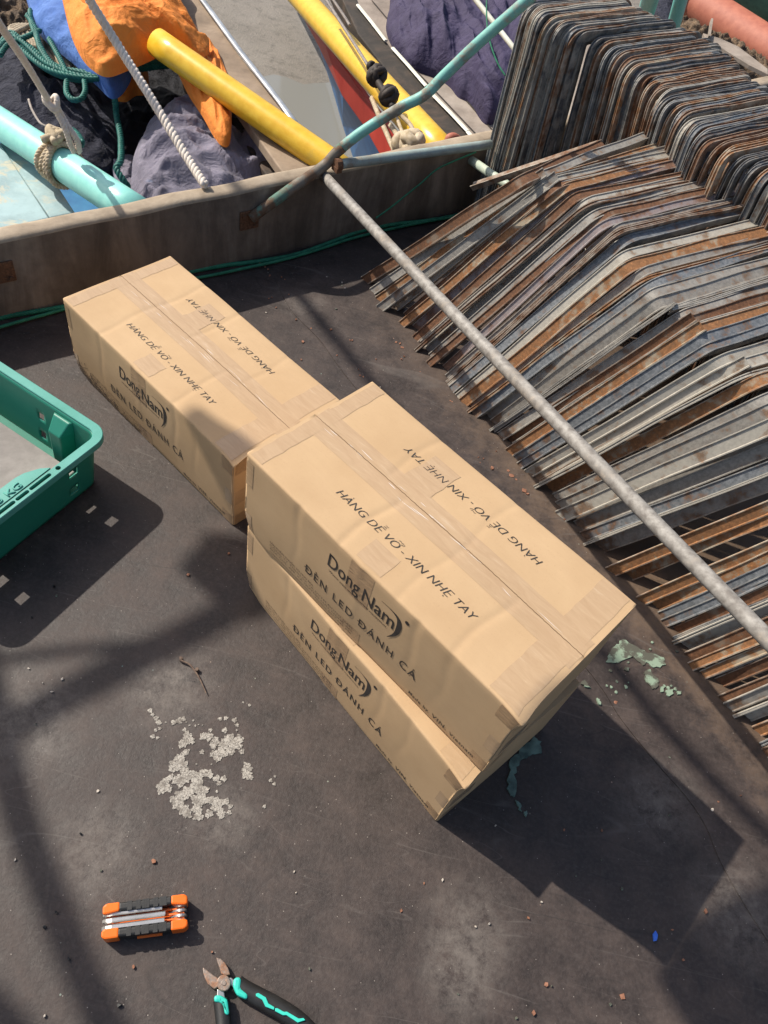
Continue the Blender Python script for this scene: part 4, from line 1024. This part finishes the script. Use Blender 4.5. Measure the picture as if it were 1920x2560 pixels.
# small things lying about
def zone(x,y):
    if y<720: return ', near the gunwale'
    if y<900 and x<1100: return ', beyond the left carton'
    if y<1400 and x>880: return ', between top carton and frames'
    if y>2150 and x>960: return ', at the bottom right'
    if x>1100: return ', right of the stacked cartons'
    if y>2150: return ', near the pliers'
    return ', left of the stacked cartons'
def chips(name,m,lst,label,cat,group,zr=(.0015,.004)):
    rg=random.Random(len(lst))
    for i,(x,y,r) in enumerate(lst):
        bm=bmesh.new(); c0=B(x,y,.0); rw=r*.95/F; k=rg.choice([4,5,6]); a0=rg.uniform(0,6); el=rg.uniform(.5,1.); h=rg.uniform(*zr)
        ca,sa=math.cos(a0),math.sin(a0)
        pts=[]
        for j in range(k):
            a=j*2*math.pi/k; u=rw*rg.uniform(.7,1.2)*math.cos(a); v=rw*el*rg.uniform(.7,1.2)*math.sin(a); pts.append(Vector((u*ca-v*sa,u*sa+v*ca,h*rg.uniform(.7,1.2))))
        prism(bm,pts,h*.8); o=link(name,bm,m); o.location=c0; tag(o,label+zone(x,y),cat,group)
rc=[(1002,2277,5),(1365,2462,8),(1555,2492,10),(1333,2533,9),(1763,2280,9),(1707,2400,5),(1320,2295,5),(1540,1755,6),(1680,2325,4),(1430,1635,4),(925,1843,4),(745,1480,5),(470,1438,8),(572,1385,5),(888,1718,7),(1060,2208,5),(1410,2075,4),(1504,2077,5),(385,2153,7),(334,2417,5),(530,2380,4),
 (740,800,5),(753,900,5),(778,822,5),(827,825,6),(842,890,5),(875,852,6),(880,853,5),(757,855,8),(1130,1005,6),(1150,945,4),(1160,950,4),(690,770,4),(672,747,5),(680,745,4),(722,738,4),(826,827,4),(1000,860,9),(1005,870,8),(990,857,7),(1010,893,5),(1003,900,5),(900,940,6),(908,943,6),(896,925,4),(940,900,4),(1050,930,4),(1230,1172,10),(1278,1190,14),(1270,1178,8),(1290,1200,7),(1310,1228,11),(1318,1236,7),(1125,1003,5),(1412,1300,8),(1415,1303,5),(1195,1145,4),(1200,1158,4),(1208,1148,4),(1240,1130,4),(662,668,6),(670,675,5),(675,690,6),(704,694,5),(650,660,5),(712,700,4),(1790,1650,4),(1812,1700,4),(1795,2005,5),(1850,1990,4),(1538,1757,6),(1765,2283,5)]
chips('rust_flake','chip',rc,'small reddish rust flake lying on the black deck','debris','rust flakes scattered on the deck')
pc=[(155,1699,6),(129,1730,6),(72,1672,4),(107,1708,3),(245,1978,5),(740,2232,4),(1106,2200,6),(1780,2025,7),(1353,2255,4),(735,2180,4),(1238,2065,4),(38,2150,4),(112,2540,5),(1222,2310,4),(1188,2317,4),(520,1975,3),(855,708,4),(862,722,5),(840,774,6),(950,970,4),(817,693,5),(665,782,6)]
chips('pale_pebble','chip_pale',pc,'tiny pale pebble lying on the black deck','debris','pale pebbles scattered on the deck')
gc=[(1672,1893,6),(1673,2038,5),(1554,2222,6),(1525,2510,6),(1378,2465,3),(1145,2485,4),(1440,2190,3),(1503,2150,3),(855,715,4),(865,722,4),(840,774,6),(142,1490,5),(773,2422,5),(253,2177,4),(90,1810,3),(1290,2545,4)]
chips('green_paint_chip','green_paint',gc,'tiny pale green paint chip on the black deck','debris','green paint chips scattered on the deck')
chips('dark_pebble','black_pl',[(141,2281,5),(112,2318,5),(172,2398,5),(298,2513,6),(202,2085,4),(80,1545,4),(135,1467,5)],'small dark pebble on the black deck','debris','dark pebbles by the left edge',(.003,.006))
bm=bmesh.new(); tw=[(0,),]
tp=smoothpath([B(*z6(x,y),.005) for x,y in ((498,165),(530,180),(580,205),(630,270),(665,330),(695,395),(714,440))],5)
tube(bm,tp,.0016,6,True,None,lambda t:1.2-.7*t); blob(bm,B(*z6(508,165)),.0035,.004,.003,rg); blob(bm,B(*z6(637,258)),.0035,.004,.003,rg)
tag(link('twig',bm,'twig'),'thin curved brown twig on the deck left of the stacked cartons','twig')
bm=bmesh.new(); P=[B(*z7(x,y),.004) for x,y in ((1142,1505),(1153,1490),(1163,1510),(1158,1535),(1145,1538))]; prism(bm,P,.003); tag(link('blue_plastic_scrap',bm,'bluebit'),'tiny bright blue plastic scrap in the cartons\' shadow','scrap')
# rubber sheet edge: a second layer of matting whose edge shows as a seam
bm=bmesh.new(); E_=[(690,703),(724,770),(760,810),(800,850),(850,920),(905,990),(1050,1180),(1300,1480),(1482,1690),(1555,1800),(1640,1905),(1715,1990),(1765,2065),(1800,2150),(1880,2290),(2060,2560)]
F_=[(745,690),(807,686),(903,693),(960,720),(1100,860),(1230,1050),(1400,1250),(1600,1400),(1760,1500),(1880,1650),(2000,1780),(2080,1880),(2130,1960),(2180,2040),(2300,2160),(2500,2400)]
def shv(P): return smoothpath([B(x,y,.0012) for x,y in P],4)
ea,fa=shv(E_),shv(F_); va=[bm.verts.new(p) for p in ea]; vb=[bm.verts.new(p) for p in fa]; vc=[bm.verts.new(p-Zv*.005-S_*.002) for p in ea]
for i in range(len(va)-1):
    bm.faces.new((va[i],vb[i],vb[i+1],va[i+1])); bm.faces.new((vc[i],va[i],va[i+1],vc[i+1]))
bmesh.ops.recalc_face_normals(bm,faces=bm.faces)
o=link('rubber_sheet',bm,'sheet'); o['kind']='structure'
if o.data.polygons[0].normal.z<0: o.data.flip_normals()
# ================================================================== ROPES BY THE GUNWALE
def ropeobj(name,path,r,m,label,pitch=.03,laid=True,seg=8):
    bm=bmesh.new()
    if laid: strands(bm,path,r,pitch)
    else: tube(bm,path,r,seg)
    return tag(link(name,bm,m,smooth=True),label,'rope')
g1=[SN(-.155,n,.006+.003*math.sin(n*9)) for n in [-1.2+.1*i for i in range(19)]]
g1=[p+S_*(.012*math.sin(i*1.3)) for i,p in enumerate(g1)]
ropeobj('green_rope',smoothpath(g1,6),.0055,'green_rope','thick green rope lying along the foot of the gunwale board',.02)
g2=[SN(-.140+.010*math.sin(i*.9+1),-.95+.1*i,.005+.004*abs(math.sin(i*1.1))) for i in range(15)]
ropeobj('green_rope',smoothpath(g2,6),.0038,'green_rope','thinner green rope beside the thick rope at the gunwale foot',.016)
pp=[onplane(1185,384,SN(-.19,0),S_),SN(-.15,.33,.13),None]
gs=[(1190,380,.215),(1130,405,.17),(1090,425,.14),(1050,460,.11),(1010,492,.07),(975,520,.04),(940,545,.006)]
ropeobj('green_string',smoothpath([onplane(x,y,SN(-.158+.045*(i/6)**2,0),S_) for i,(x,y,z) in enumerate(gs)],6),.0022,'green_rope','thin green string hanging from the grey pipe down to the deck',laid=False)
# ================================================================== LEFT BOAT (beyond the gunwale)
zf=-.42
lb=thing('moored_wooden_boat','blue painted wooden boat with nets and tarps beyond the gunwale at left','boat',q1(700,700,zf))
def slab(name,pts,z,th,m,root,bv=.003):
    bm=bmesh.new(); prism(bm,[q1(x,y,z) for x,y in pts],th)
    if bv: bevel(bm,bv,2)
    return part(name,bm,m,root)
slab('blue_floor',[(-600,500),(200,-500),(900,-300),(1040,0),(1330,560),(1600,1000),(1800,1400),(0,1900),(-700,1500)],-.50,.05,'blue_floor',lb)
for k,pl in enumerate(([(-400,700),(0,845),(290,1290),(0,1360),(-400,1420)],[(0,815),(120,870),(250,960),(445,1258),(295,1288),(0,860)])):
    slab('blue_plank',pl,-.20-.01*k,.03,'plank_blue',lb,.004)
# right side plank of the boat with its metal strip
slab('side_plank',[(960,-120),(1170,-120),(1195,0),(1420,330),(1659,620),(1900,960),(1900,1290),(1659,1000),(1350,560),(1040,0)],-.12,.035,'plank_brown',lb,.004)
bm=bmesh.new(); P=[q1(x,y,-.108) for x,y in ((1120,-120),(1200,0),(1420,300),(1659,605),(1900,940))]; 
tube(bm,P,.012,8,True,.5); part('metal_strip',bm,'metal_trim',lb,True)
slab('inner_side',[(1080,60),(1370,590),(1659,1020),(1850,1330),(1800,1400),(1640,1130),(1420,800),(1060,200)],-.20,.20,'plank_dark',lb,.004)
# hull below
slab('hull',[(860,-300),(960,-200),(1060,0),(1350,560),(1640,1000),(1850,1450),(0,2100),(-900,1500),(-300,-500)],-.56,.5,'blue_hull',lb,.01)
def heap(name,outline,zb,hgt,m,label,cat,folds=.03,fs=7.,ridge=None,zfun=None,f=q1,p=2.2,seed=0,rings=44,skirt=.05,seg=13):
    P=[f(x,y,zb) for x,y in outline]; P=smoothpath(P+[P[0]],seg)[:-1]; c0=sum(P,Vector())/len(P); bm=bmesh.new(); rows=[]
    off=Vector((seed*5.1,seed*2.3,0))
    for i in range(rings+1):
        t=i/rings; row=[]
        for q in P:
            x=c0.lerp(q,t); 
            w1=Vector((noise.noise(x*3+off),noise.noise(x*3+off+Vector((4,4,4))),0))
            u=x+w1*.12; r1=1-abs(noise.noise(Vector((u.x*fs,u.y*fs*1.0,seed+.5))))*2; r2=1-abs(noise.noise(Vector((u.x*fs*2.3,u.y*fs*2.3,seed+7.5))))*2
            if ridge is not None:
                d=Vector((math.cos(ridge),math.sin(ridge),0)); a=u.dot(d); b=u.dot(Vector((-d.y,d.x,0)))
                r1=1-abs(noise.noise(Vector((a*fs*.35,b*fs*1.8,seed))))*2.2
                r2=1-abs(noise.noise(Vector((a*fs*.7,b*fs*3.6,seed+3))))*2.2
            h=hgt*(1-t**p)+(folds*(r1*.7+r2*.35)+fbm(u+off,9)*folds*.25)*(1-t**10*.7)
            if zfun: h+=zfun(x)
            row.append(bm.verts.new(x+Zv*h))
        rows.append(row)
    rows.append([bm.verts.new(q-Zv*skirt) for q in P])
    n=len(P)
    for i in range(len(rows)-1):
        for k in range(n): bm.faces.new((rows[i][k],rows[i][(k+1)%n],rows[i+1][(k+1)%n],rows[i+1][k]))
    bmesh.ops.remove_doubles(bm,verts=bm.verts,dist=1e-5); bmesh.ops.recalc_face_normals(bm,faces=bm.faces)
    return tag(link(name,bm,m,smooth=True),label,cat)
heap('brown_net_pile',[(-200,-150),(180,-150),(230,60),(180,200),(60,190),(-30,260),(-250,200)],-.38,.05,'brown_net','tangled brown net heap in the top left corner','net',.04,16,seed=3)
heap('navy_net_bundle',[(-150,300),(60,250),(260,330),(380,480),(640,520),(720,800),(640,990),(420,960),(300,900),(-150,560)],-.40,.08,'navy_net','big dark navy net bundle under the teal rope coil','net',.035,9,seed=1)
heap('black_net_shade_fill',[(540,330),(800,290),(1040,330),(1140,680),(1000,760),(820,880),(700,960),(600,760)],-.44,.05,'black_net','black net bundle spread out as the dark shade under the orange tarp','net',.03,10,seed=5)  # net outline widened so its black fills in the shade below the tarp
heap('lavender_net_heap',[(780,1300),(780,1060),(820,900),(960,700),(1180,650),(1330,760),(1500,800),(1640,960),(1780,1150),(1400,1450),(900,1480)],-.30,.10,'lav_net','soft lavender fishing net heap just beyond the gunwale','net',.065,7,seed=2,rings=60)
heap('lavender_net_edge',[(640,940),(800,930),(860,1120),(800,1260),(700,1100)],-.42,.02,'lav_net','thin flat lavender net scrap left of the lavender heap','net',.015,12,seed=8)
# tarps: draped over the end of the yellow pole
heap('blue_tarp',[(120,-150),(330,-150),(420,120),(520,300),(760,370),(740,480),(660,535),(560,450),(430,330),(240,170),(170,20)],-.20,.06,'blue_cloth','crumpled blue tarp hanging beside the orange tarp','tarp',.02,8,seed=4,skirt=.03)
heap('orange_tarp',[(330,-200),(980,-200),(1060,20),(1160,180),(1240,250),(1190,330),(1080,300),(975,262),(900,300),(760,360),(630,400),(530,350),(460,260),(400,110)],-.05,.06,'orange_cloth','large crumpled orange tarp over the end of the yellow pole','tarp',.055,6,seed=6,rings=64,skirt=.03)
heap('orange_tarp_flap',[(1120,180),(1240,240),(1330,400),(1370,600),(1360,800),(1290,790),(1200,640),(1120,520),(1060,400),(1000,280)],-.115,.02,'orange_cloth','narrow orange tarp end hanging down past the yellow pole','tarp',.03,9,ridge=R(-70),seed=7,skirt=.03)
heap('orange_tarp_corner',[(760,370),(850,350),(880,500),(800,520),(740,555),(670,535),(730,470)],-.27,.02,'orange_cloth','small shaded orange tarp corner tucked below the blue tarp','tarp',.02,9,seed=9,skirt=.03)
heap('blue_tarp_strip',[(1320,600),(1400,680),(1430,780),(1370,830),(1330,760)],-.30,.02,'blue_cloth','narrow bright blue tarp strip below the first yellow pole','tarp',.02,9,seed=10,skirt=.03)
# poles
def pole(name,a,b,r,m,label,seg=26,ext=(0,0),cat='pole'):
    d=b-a; a2=a-d*ext[0]; b2=b+d*ext[1]; bm=bmesh.new(); hollow(bm,[a2.lerp(b2,i/10) for i in range(11)],r,seg)
    return tag(link(name,bm,m,smooth=True),label,cat)
a=q1(985,290,-.02); b=B(822,405,-.10)
pole('yellow_pole',a,b,.5*75/F*((a+b)/2-CAM).dot(FWD)*.92,'yellow','yellow pole coming out from under the orange tarp',ext=(.06,.12))
a=z2(400,30); b=z2(1150,860); a=B(*a,-.30); b=B(*b,-.12)
pole('yellow_pole',a,b,.5*66/F*((a+b)/2-CAM).dot(FWD),'yellow','second yellow pole, behind the black knots, beside the purple tarp',ext=(.35,.1))
a=B(-20,296,-.16); b=B(300,505,-.10)
pole('cyan_pole',a,b,.5*86/F*((a+b)/2-CAM).dot(FWD)*.93,'cyan','thick pale turquoise pole at left, tied with an old rope',ext=(.3,.15))
cp=lambda t:a.lerp(b,t)
# ropes
Rk=q1(300,610,.10); 
r1=[q1(-60,60,.50),q1(0,150,.44),q1(150,370,.27),q1(290,600,.10)]
bm=bmesh.new(); strands(bm,smoothpath(r1,6),.0085,.028)
# splice and loop down to the cyan pole
sp=thing('mooring_rope','white mooring rope knotted onto the thick turquoise pole','rope',r1[0])
part('main_line',bm,'white_rope',sp,True)
bm=bmesh.new()
K=q1(305,615,.095)
for k in range(2):
    lp=[K+Vector((.016*math.cos(t),.016*math.sin(t)*.8,.010*math.sin(2*t)+k*.008)) for t in [i*.5 for i in range(14)]]; tube(bm,smoothpath(lp,3),.007,8)
part('upper_knot',bm,'white_rope',sp,True)
bm=bmesh.new()
strands(bm,smoothpath([K,q1(350,690,.06),q1(390,770,.03),q1(415,850,-.01),q1(440,900,-.04)],6),.0085,.026)
strands(bm,smoothpath([K+Vector((.012,0,0)),q1(368,690,.05),q1(410,760,.03),q1(455,830,.0),q1(470,900,-.04)],6),.0085,.026)
part('spliced_tail',bm,'white_rope',sp,True)
bm=bmesh.new(); cr_=.5*86/F*((a+b)/2-CAM).dot(FWD)*.93
ax=(b-a).normalized(); e_=ax.cross(Zv).normalized(); f_=e_.cross(ax)
C0=onplane(*z1(440,940),cp(.5),f_); C0=a+ax*(C0-a).dot(ax)
for k in range(4):
    cc=C0+ax*(k*.017-.028); lp=[cc+(e_*math.cos(t)+f_*math.sin(t))*(cr_+.009+.003*math.sin(3*t+k))+ax*.012*math.sin(t+k) for t in [i*math.pi/12 for i in range(25)]]
    strands(bm,lp,.0095,.03)
top=C0+f_*(cr_+.018)
for k in range(5):
    rg2=random.Random(k); lp=[top+Vector((rg2.uniform(-.03,.03),rg2.uniform(-.03,.03),rg2.uniform(0,.03))) for _ in range(5)]; tube(bm,smoothpath(lp,5),.010,8)
part('pole_lashing',bm,'old_rope',sp,True)
r2=[q1(490,-80,.46),q1(530,0,.42),q1(700,270,.34),q1(900,590,.28),q1(1100,920,.22),q1(1215,1098,.20)]
ropeobj('white_rope',smoothpath(r2,6),.0105,'white_rope','thick white twisted rope running straight down to the gunwale top',.034)
# teal rope coil over a beige rope coil
tc=thing('teal_rope_coil','tangled teal rope coil lying on the navy net bundle','rope coil',q1(300,350,-.25))
bm=bmesh.new(); rgc=random.Random(2)
for k in range(7):
    o1=k*9
    P=[(-40,330-o1),(60,200+o1),(130,240+o1),(250,340+o1),(360,400+o1*.9),(480,430+o1*.8),(600,440+o1*.5),(700,425+o1*.3),(900,400-o1*2),(1010,395-o1*3)]
    strands(bm,smoothpath([q1(x+rgc.uniform(-8,8),y+rgc.uniform(-8,8),-.22+.012*(k%3)) for x,y in P],5),.0095,.04)
for P in ([(60,250),(150,220),(240,180)],[(160,90),(210,170),(240,290),(330,420)],[(290,230),(340,320),(400,440)],[(180,60),(190,150),(270,330),(380,440)],
          [(395,480),(395,550),(430,590),(480,585),(505,540),(500,480)],[(0,330),(40,270),(110,240),(220,190)]):
    strands(bm,smoothpath([q1(x,y,-.20) for x,y in P],6),.0098,.04)
part('coil',bm,'teal_rope',tc,True)
bm=bmesh.new(); strands(bm,smoothpath([q1(650,520,-.20),q1(680,590,-.24),q1(690,680,-.30),q1(715,820,-.32),q1(715,950,-.32),q1(690,1000,-.33),q1(740,1080,-.36),q1(790,1150,-.4)],6),.0115,.04); part('hanging_tail',bm,'teal_rope',tc,True)
bm=bmesh.new(); strands(bm,smoothpath([q1(430,780,-.16),q1(460,810,-.15),q1(480,850,-.14)],6),.014,.04); part('loose_end',bm,'teal_rope',tc,True)
bm=bmesh.new()
for k in range(11):
    P=[(60+k*26,170+k*4),(120+k*26,215+k*6),(210+k*24,300+k*6),(250+k*24,380+k*4)]
    strands(bm,smoothpath([q1(x,y,-.275+.01*(k%2)) for x,y in P],5),.012,.03)
for k in range(4): strands(bm,smoothpath([q1(120+20*k,150,-.25),q1(60,170+15*k,-.25),q1(130,230+10*k,-.25),q1(260,250+12*k,-.25)],5),.010,.03)
tag(link('beige_rope_coil',bm,'beige_rope',smooth=True),'beige rope coil half hidden under the teal rope','rope coil')
bm=bmesh.new(); tube(bm,smoothpath([q1(170,590,-.22),q1(190,650,-.22),q1(235,725,-.22),q1(275,750,-.22)],5),.004,6); tag(link('stray_rope',bm,'grey_rope',smooth=True),'short stray grey rope on the navy net','cord')
# ================================================================== SECOND BOAT (blue bow, plank deck)
def bmq(pts): return [q2(x,y,z) for x,y,z in pts]
b2=thing('plank_deck_boat','second wooden boat with a blue and red bow and plank deck, top centre','boat',q2(900,300,-.5))
def quads(name,A,Bb,m,root,th=.02):
    bm=bmesh.new(); va=[bm.verts.new(p) for p in A]; vb=[bm.verts.new(p) for p in Bb]
    for i in range(len(A)-1): bm.faces.new((va[i],va[i+1],vb[i+1],vb[i]))
    o=part(name,bm,m,root,False); s=o.modifiers.new('s','SOLIDIFY'); s.thickness=th; s.offset=-1; return o
Atop=bmq([(300,-120,-.36),(520,230,-.33),(760,560,-.30),(900,740,-.27),(1020,930,-.25),(1100,1080,-.22)])
Amid=bmq([(290,-100,-.45),(490,265,-.45),(632,560,-.45),(765,745,-.43),(868,930,-.41),(920,1050,-.39)])
Alow=bmq([(280,-80,-1.0),(460,200,-1.0),(560,500,-1.0),(630,740,-1.0),(690,925,-1.0),(720,1040,-1.0)])
quads('bow_stripe',Atop,Amid,'red_hull',b2); quads('bow_side',[p+Vector((.002,0,0)) for p in Amid],Alow,'blue_hull',b2)
bm=bmesh.new(); prism(bm,bmq([(540,-150,-.24),(640,-150,-.24),(700,20,-.24),(900,290,-.24),(1140,560,-.24),(1390,830,-.24),(1450,1000,-.24),(1250,1000,-.24),(1180,800,-.24),(950,520,-.24),(700,200,-.24)]),.10); bevel(bm,.004); part('dark_timber',bm,'plank_dark',b2)
bm=bmesh.new(); prism(bm,bmq([(640,-150,-.26),(2100,-150,-.26),(2100,1000,-.26),(1480,1000,-.26),(1390,835,-.26),(1140,565,-.26),(890,290,-.26),(690,20,-.26)]),.06); part('plank_deck',bm,'plank_grey',b2)
for k,(p,q_) in enumerate((((960,330),(1500,900)),((1240,480),(1700,1000)),((780,0),(1000,260)))):
    bm=bmesh.new(); a1=q2(*p,-.256); a2=q2(*q_,-.256); d=(a2-a1); nr=Vector((-d.y,d.x,0)).normalized()*.003; bm.faces.new([bm.verts.new(v) for v in (a1-nr,a2-nr,a2+nr,a1+nr)]); part('plank_gap',bm,'plank_dark',b2)
for k,(p,q_) in enumerate((((698,30),(865,242)),((905,285),(1105,512)),((1143,562),(1350,778)),((1350,782),(1392,836)))):
    bm=bmesh.new(); a1=q2(*p,-.228); a2=q2(*q_,-.228); tube(bm,[a1,a1.lerp(a2,.5)+Vector((0,.003,0)),a2],.009,6,True,.6); part('white_trim',bm,'trim',b2)
heap('purple_tarp',[(900,-200),(890,30),(870,130),(900,230),(960,310),(1010,370),(1170,430),(1250,480),(1300,540),(1370,580),(1450,690),(1510,700),(1620,640),(1900,300),(1900,-200)],-.235,.10,'purple_cloth','large dark purple tarp draped over the plank deck behind the pipes','tarp',.055,6,ridge=R(-62),f=q2,seed=12,rings=70,p=4)
# knotted black toggles on a grey line along the second yellow pole
kt=thing('knotted_grey_line','grey line with two black tarred knots over the second yellow pole','rope',q2(780,400,.0))
L1=[q2(500,-20,-.10),q2(640,200,-.08),q2(760,390,-.05)]
bm=bmesh.new(); strands(bm,smoothpath(L1,6),.006,.03); strands(bm,smoothpath([q2(540,-20,-.11),q2(620,100,-.11),q2(650,150,-.11)],5),.006,.03); part('grey_line',bm,'grey_rope',kt,True)
def knot(bm,c0,r,sd):
    rg=random.Random(sd)
    for k in range(4):
        lp=[]; ax1=Vector((rg.uniform(-1,1),rg.uniform(-1,1),rg.uniform(-1,1))).normalized(); ax2=ax1.orthogonal().normalized(); ax3=ax1.cross(ax2)
        for i in range(13): t=i*math.pi/6; lp.append(c0+(ax2*math.cos(t)+ax3*math.sin(t))*r*.72)
        tube(bm,lp,r*.42,8)
bm=bmesh.new(); tube(bm,smoothpath([q2(770,380,-.03),q2(800,450,-.02),q2(845,530,-.02),q2(880,570,-.02),q2(905,640,-.03)],5),.011,10)
knot(bm,q2(810,448,-.015),.034,1); knot(bm,q2(882,568,-.015),.032,2); knot(bm,q2(778,392,-.015),.016,3); part('black_knots',bm,'black_rubber',kt,True)
bm=bmesh.new(); tube(bm,smoothpath([q2(905,640,-.05),q2(960,690,-.05),q2(1010,740,-.05),q2(1035,800,-.06)],5),.007,8)
tube(bm,smoothpath([q2(915,650,-.06),q2(945,740,-.06),q2(980,830,-.06)],5),.006,8)
strands(bm,smoothpath([q2(780,580,-.20),q2(820,680,-.17),q2(860,770,-.15),q2(915,895,-.12)],5),.009,.03)
strands(bm,smoothpath([q2(890,740,-.16),q2(930,800,-.14),q2(960,870,-.12)],5),.009,.03)
part('tail_lines',bm,'old_rope',kt,True)
bm=bmesh.new(); knot(bm,q2(1020,845,-.06),.04,5); knot(bm,q2(965,850,-.08),.035,6); 
tube(bm,smoothpath([q2(1040,860,-.05),q2(1060,868,-.05),q2(1090,860,-.06)],4),.008,8); part('lashing_knot',bm,'old_rope',kt,True)
# red float pin
bm=bmesh.new(); P=[q2(1238,850,-.02),q2(1240,820,.0),q2(1270,815,.0),q2(1300,835,-.02),q2(1330,845,-.03)]; tube(bm,smoothpath(P,4),.014,10); tag(link('red_hook',bm,'salmon',smooth=True),'small red painted hook at the end of the second yellow pole','hook')
# white pole and green string behind the bent rail
a=D(1170,-25,2.35); b=D(1288,125,2.30); pole('white_pole',a,b,.0075,'trim','thin white pole behind the bent turquoise pipe',12,(.3,.6))
ropeobj('thin_green_line',smoothpath([D(1217,-20,2.1),D(1217,50,2.1),D(1225,105,2.1),D(1245,160,2.1),D(1264,190,2.1)],6),.0022,'green_rope','thin green line in front of the purple tarp',laid=False)
# ================================================================== TOP RIGHT
def q3(X,Y,z): return B(1150+X/2.155,Y/2.155,z)
b3=thing('salmon_hulled_boat','salmon and teal painted boat hull in the top right corner','boat',q3(1500,300,-.5))
# broad teal hull curve above, salmon roll beneath
a=q3(1230,-110,-.10); b=q3(1780,400,-.10)
bm=bmesh.new(); a_=q3(1250,5,-.38); b_=q3(1659,272,-.38); d=b_-a_; sa_,sd_=a_,d; tube(bm,[a_-d*.9,a_,a_.lerp(b_,.5),b_,b_+d*.8],.105,24); part('salmon_side',bm,'salmon',b3,True)
bm=bmesh.new(); a_=q3(1440,-325,-.16); b_=q3(1829,-125,-.16); d=b_-a_; tube(bm,[a_-d*1.6,a_,a_.lerp(b_,.5),b_,b_+d*1.8],.30,28); part('teal_side',bm,'teal_tank',b3,True)
bm=bmesh.new(); t_=sd_.normalized(); e_=t_.cross(Zv).normalized(); f_=e_.cross(t_)
for k in range(5):
    lp=[sa_+t_*(k*.02-.05)+(e_*math.cos(t)+f_*math.sin(t))*.117 for t in [i*math.pi/12 for i in range(25)]]; strands(bm,lp,.011,.03)
tag(link('hull_lashing',bm,'old_rope',smooth=True),'old beige rope wound round the salmon hull at top right','rope')
for k,(p,q_,r,lab) in enumerate((((1040,-60),(1005,60),.045,'broad turquoise post at the top edge, left of the navy gap'),((1205,-60),(1150,140),.035,'slim turquoise post standing before the salmon hull'))):
    a=q3(*p,-.10); b=q3(*q_,-.30); pole('turquoise_post',a,b,r,'turq_clean',lab,20,(.4,.3),'post')
heap('navy_cloth',[(1060,-80),(1170,-80),(1130,110),(1060,60)],-.34,.02,'navy_net','navy cloth between the two turquoise posts','cloth',.02,9,f=q3,seed=15)
heap('dark_junk_heap',[(1040,120),(1180,120),(1300,200),(1480,260),(1700,420),(1760,560),(1500,520),(1300,330),(1100,210)],-.42,.05,'brown_net','dark brown junk heap between the back frames and salmon hull','junk',.05,16,f=q3,seed=17)
bm=bmesh.new(); prism(bm,[q3(x,y,-.28) for x,y in ((1310,178),(1400,205),(1500,250),(1580,310),(1659,370),(1660,400),(1560,350),(1430,270),(1320,200))],.02); bevel(bm,.002)
boxbm(bm,q3(1345,120,-.27),q3(1355,122,-.27)-q3(1345,120,-.27),q3(1330,215,-.27)-q3(1345,120,-.27),Zv*.02)
tag(link('driftwood_plank',bm,'plank_grey'),'pale weathered plank lying before the salmon hull','plank')
heap('white_rag',[(1350,250),(1390,235),(1415,255),(1400,290),(1360,280)],-.33,.03,'film','small white rag beside the pale plank','rag',.01,12,f=q3,seed=18)
# ================================================================== UNSEEN AWNING OVERHEAD (out of frame, shaped to throw the soft shadows)
aw=thing('unseen_awning_frame','unseen awning pipes and added tarp scraps above the deck, shaped to cast shadows','unseen awning',(-1.2,1.6,0))
ZA=1.75
def lift(x,y,z=ZA):
    p=B(x,y); return p+Vector((-.912*z,.345*z,z))
def awpipe(px,r,z=ZA):
    bm=bmesh.new(); tube(bm,smoothpath([lift(x,y,z) for x,y in px],4),r,12); part('awning_pipe',bm,'galv',aw,True)
awpipe([(-260,1985),(43,1810),(187,1728),(330,1652),(434,1602),(564,1534),(700,1470)],.024)
awpipe([(-200,1665),(0,1647),(180,1625),(360,1608)],.009)
awpipe([(-90,1500),(-10,1780),(40,2010),(110,2200),(190,2400),(285,2600),(420,2900)],.023)
awpipe([(640,590),(732,717),(905,928),(1320,1418),(1545,1675),(1645,1798),(1755,1922),(1860,2030),(1945,2115),(2150,2340)],.015)
def shadowtarp(px,z=ZA):  # added unseen tarp, cut to the outline of the shadow it casts
    bm=bmesh.new(); prism(bm,[(B(x,y,z0)+Vector((-.912,.345,1))*(z-z0)) for x,y,z0 in [(p+(0.,))[:3] for p in px]],.01); part('shadow_tarp',bm,'navy_net',aw)
shadowtarp([(452,1070,.18),(470,1042,.18),(505,1024,.18),(560,1062,.18),(611,1090,.18),(660,1130,.18),(640,1560),(560,1522),(520,1492),(455,1425),(500,1370),(528,1332)])
shadowtarp([(2100,2180),(1920,2215),(1865,2232),(1720,2320),(1650,2443),(1693,2526),(1760,2620),(2100,2800)])
shadowtarp([(-80,2440),(10,2470),(100,2570),(-80,2700)])
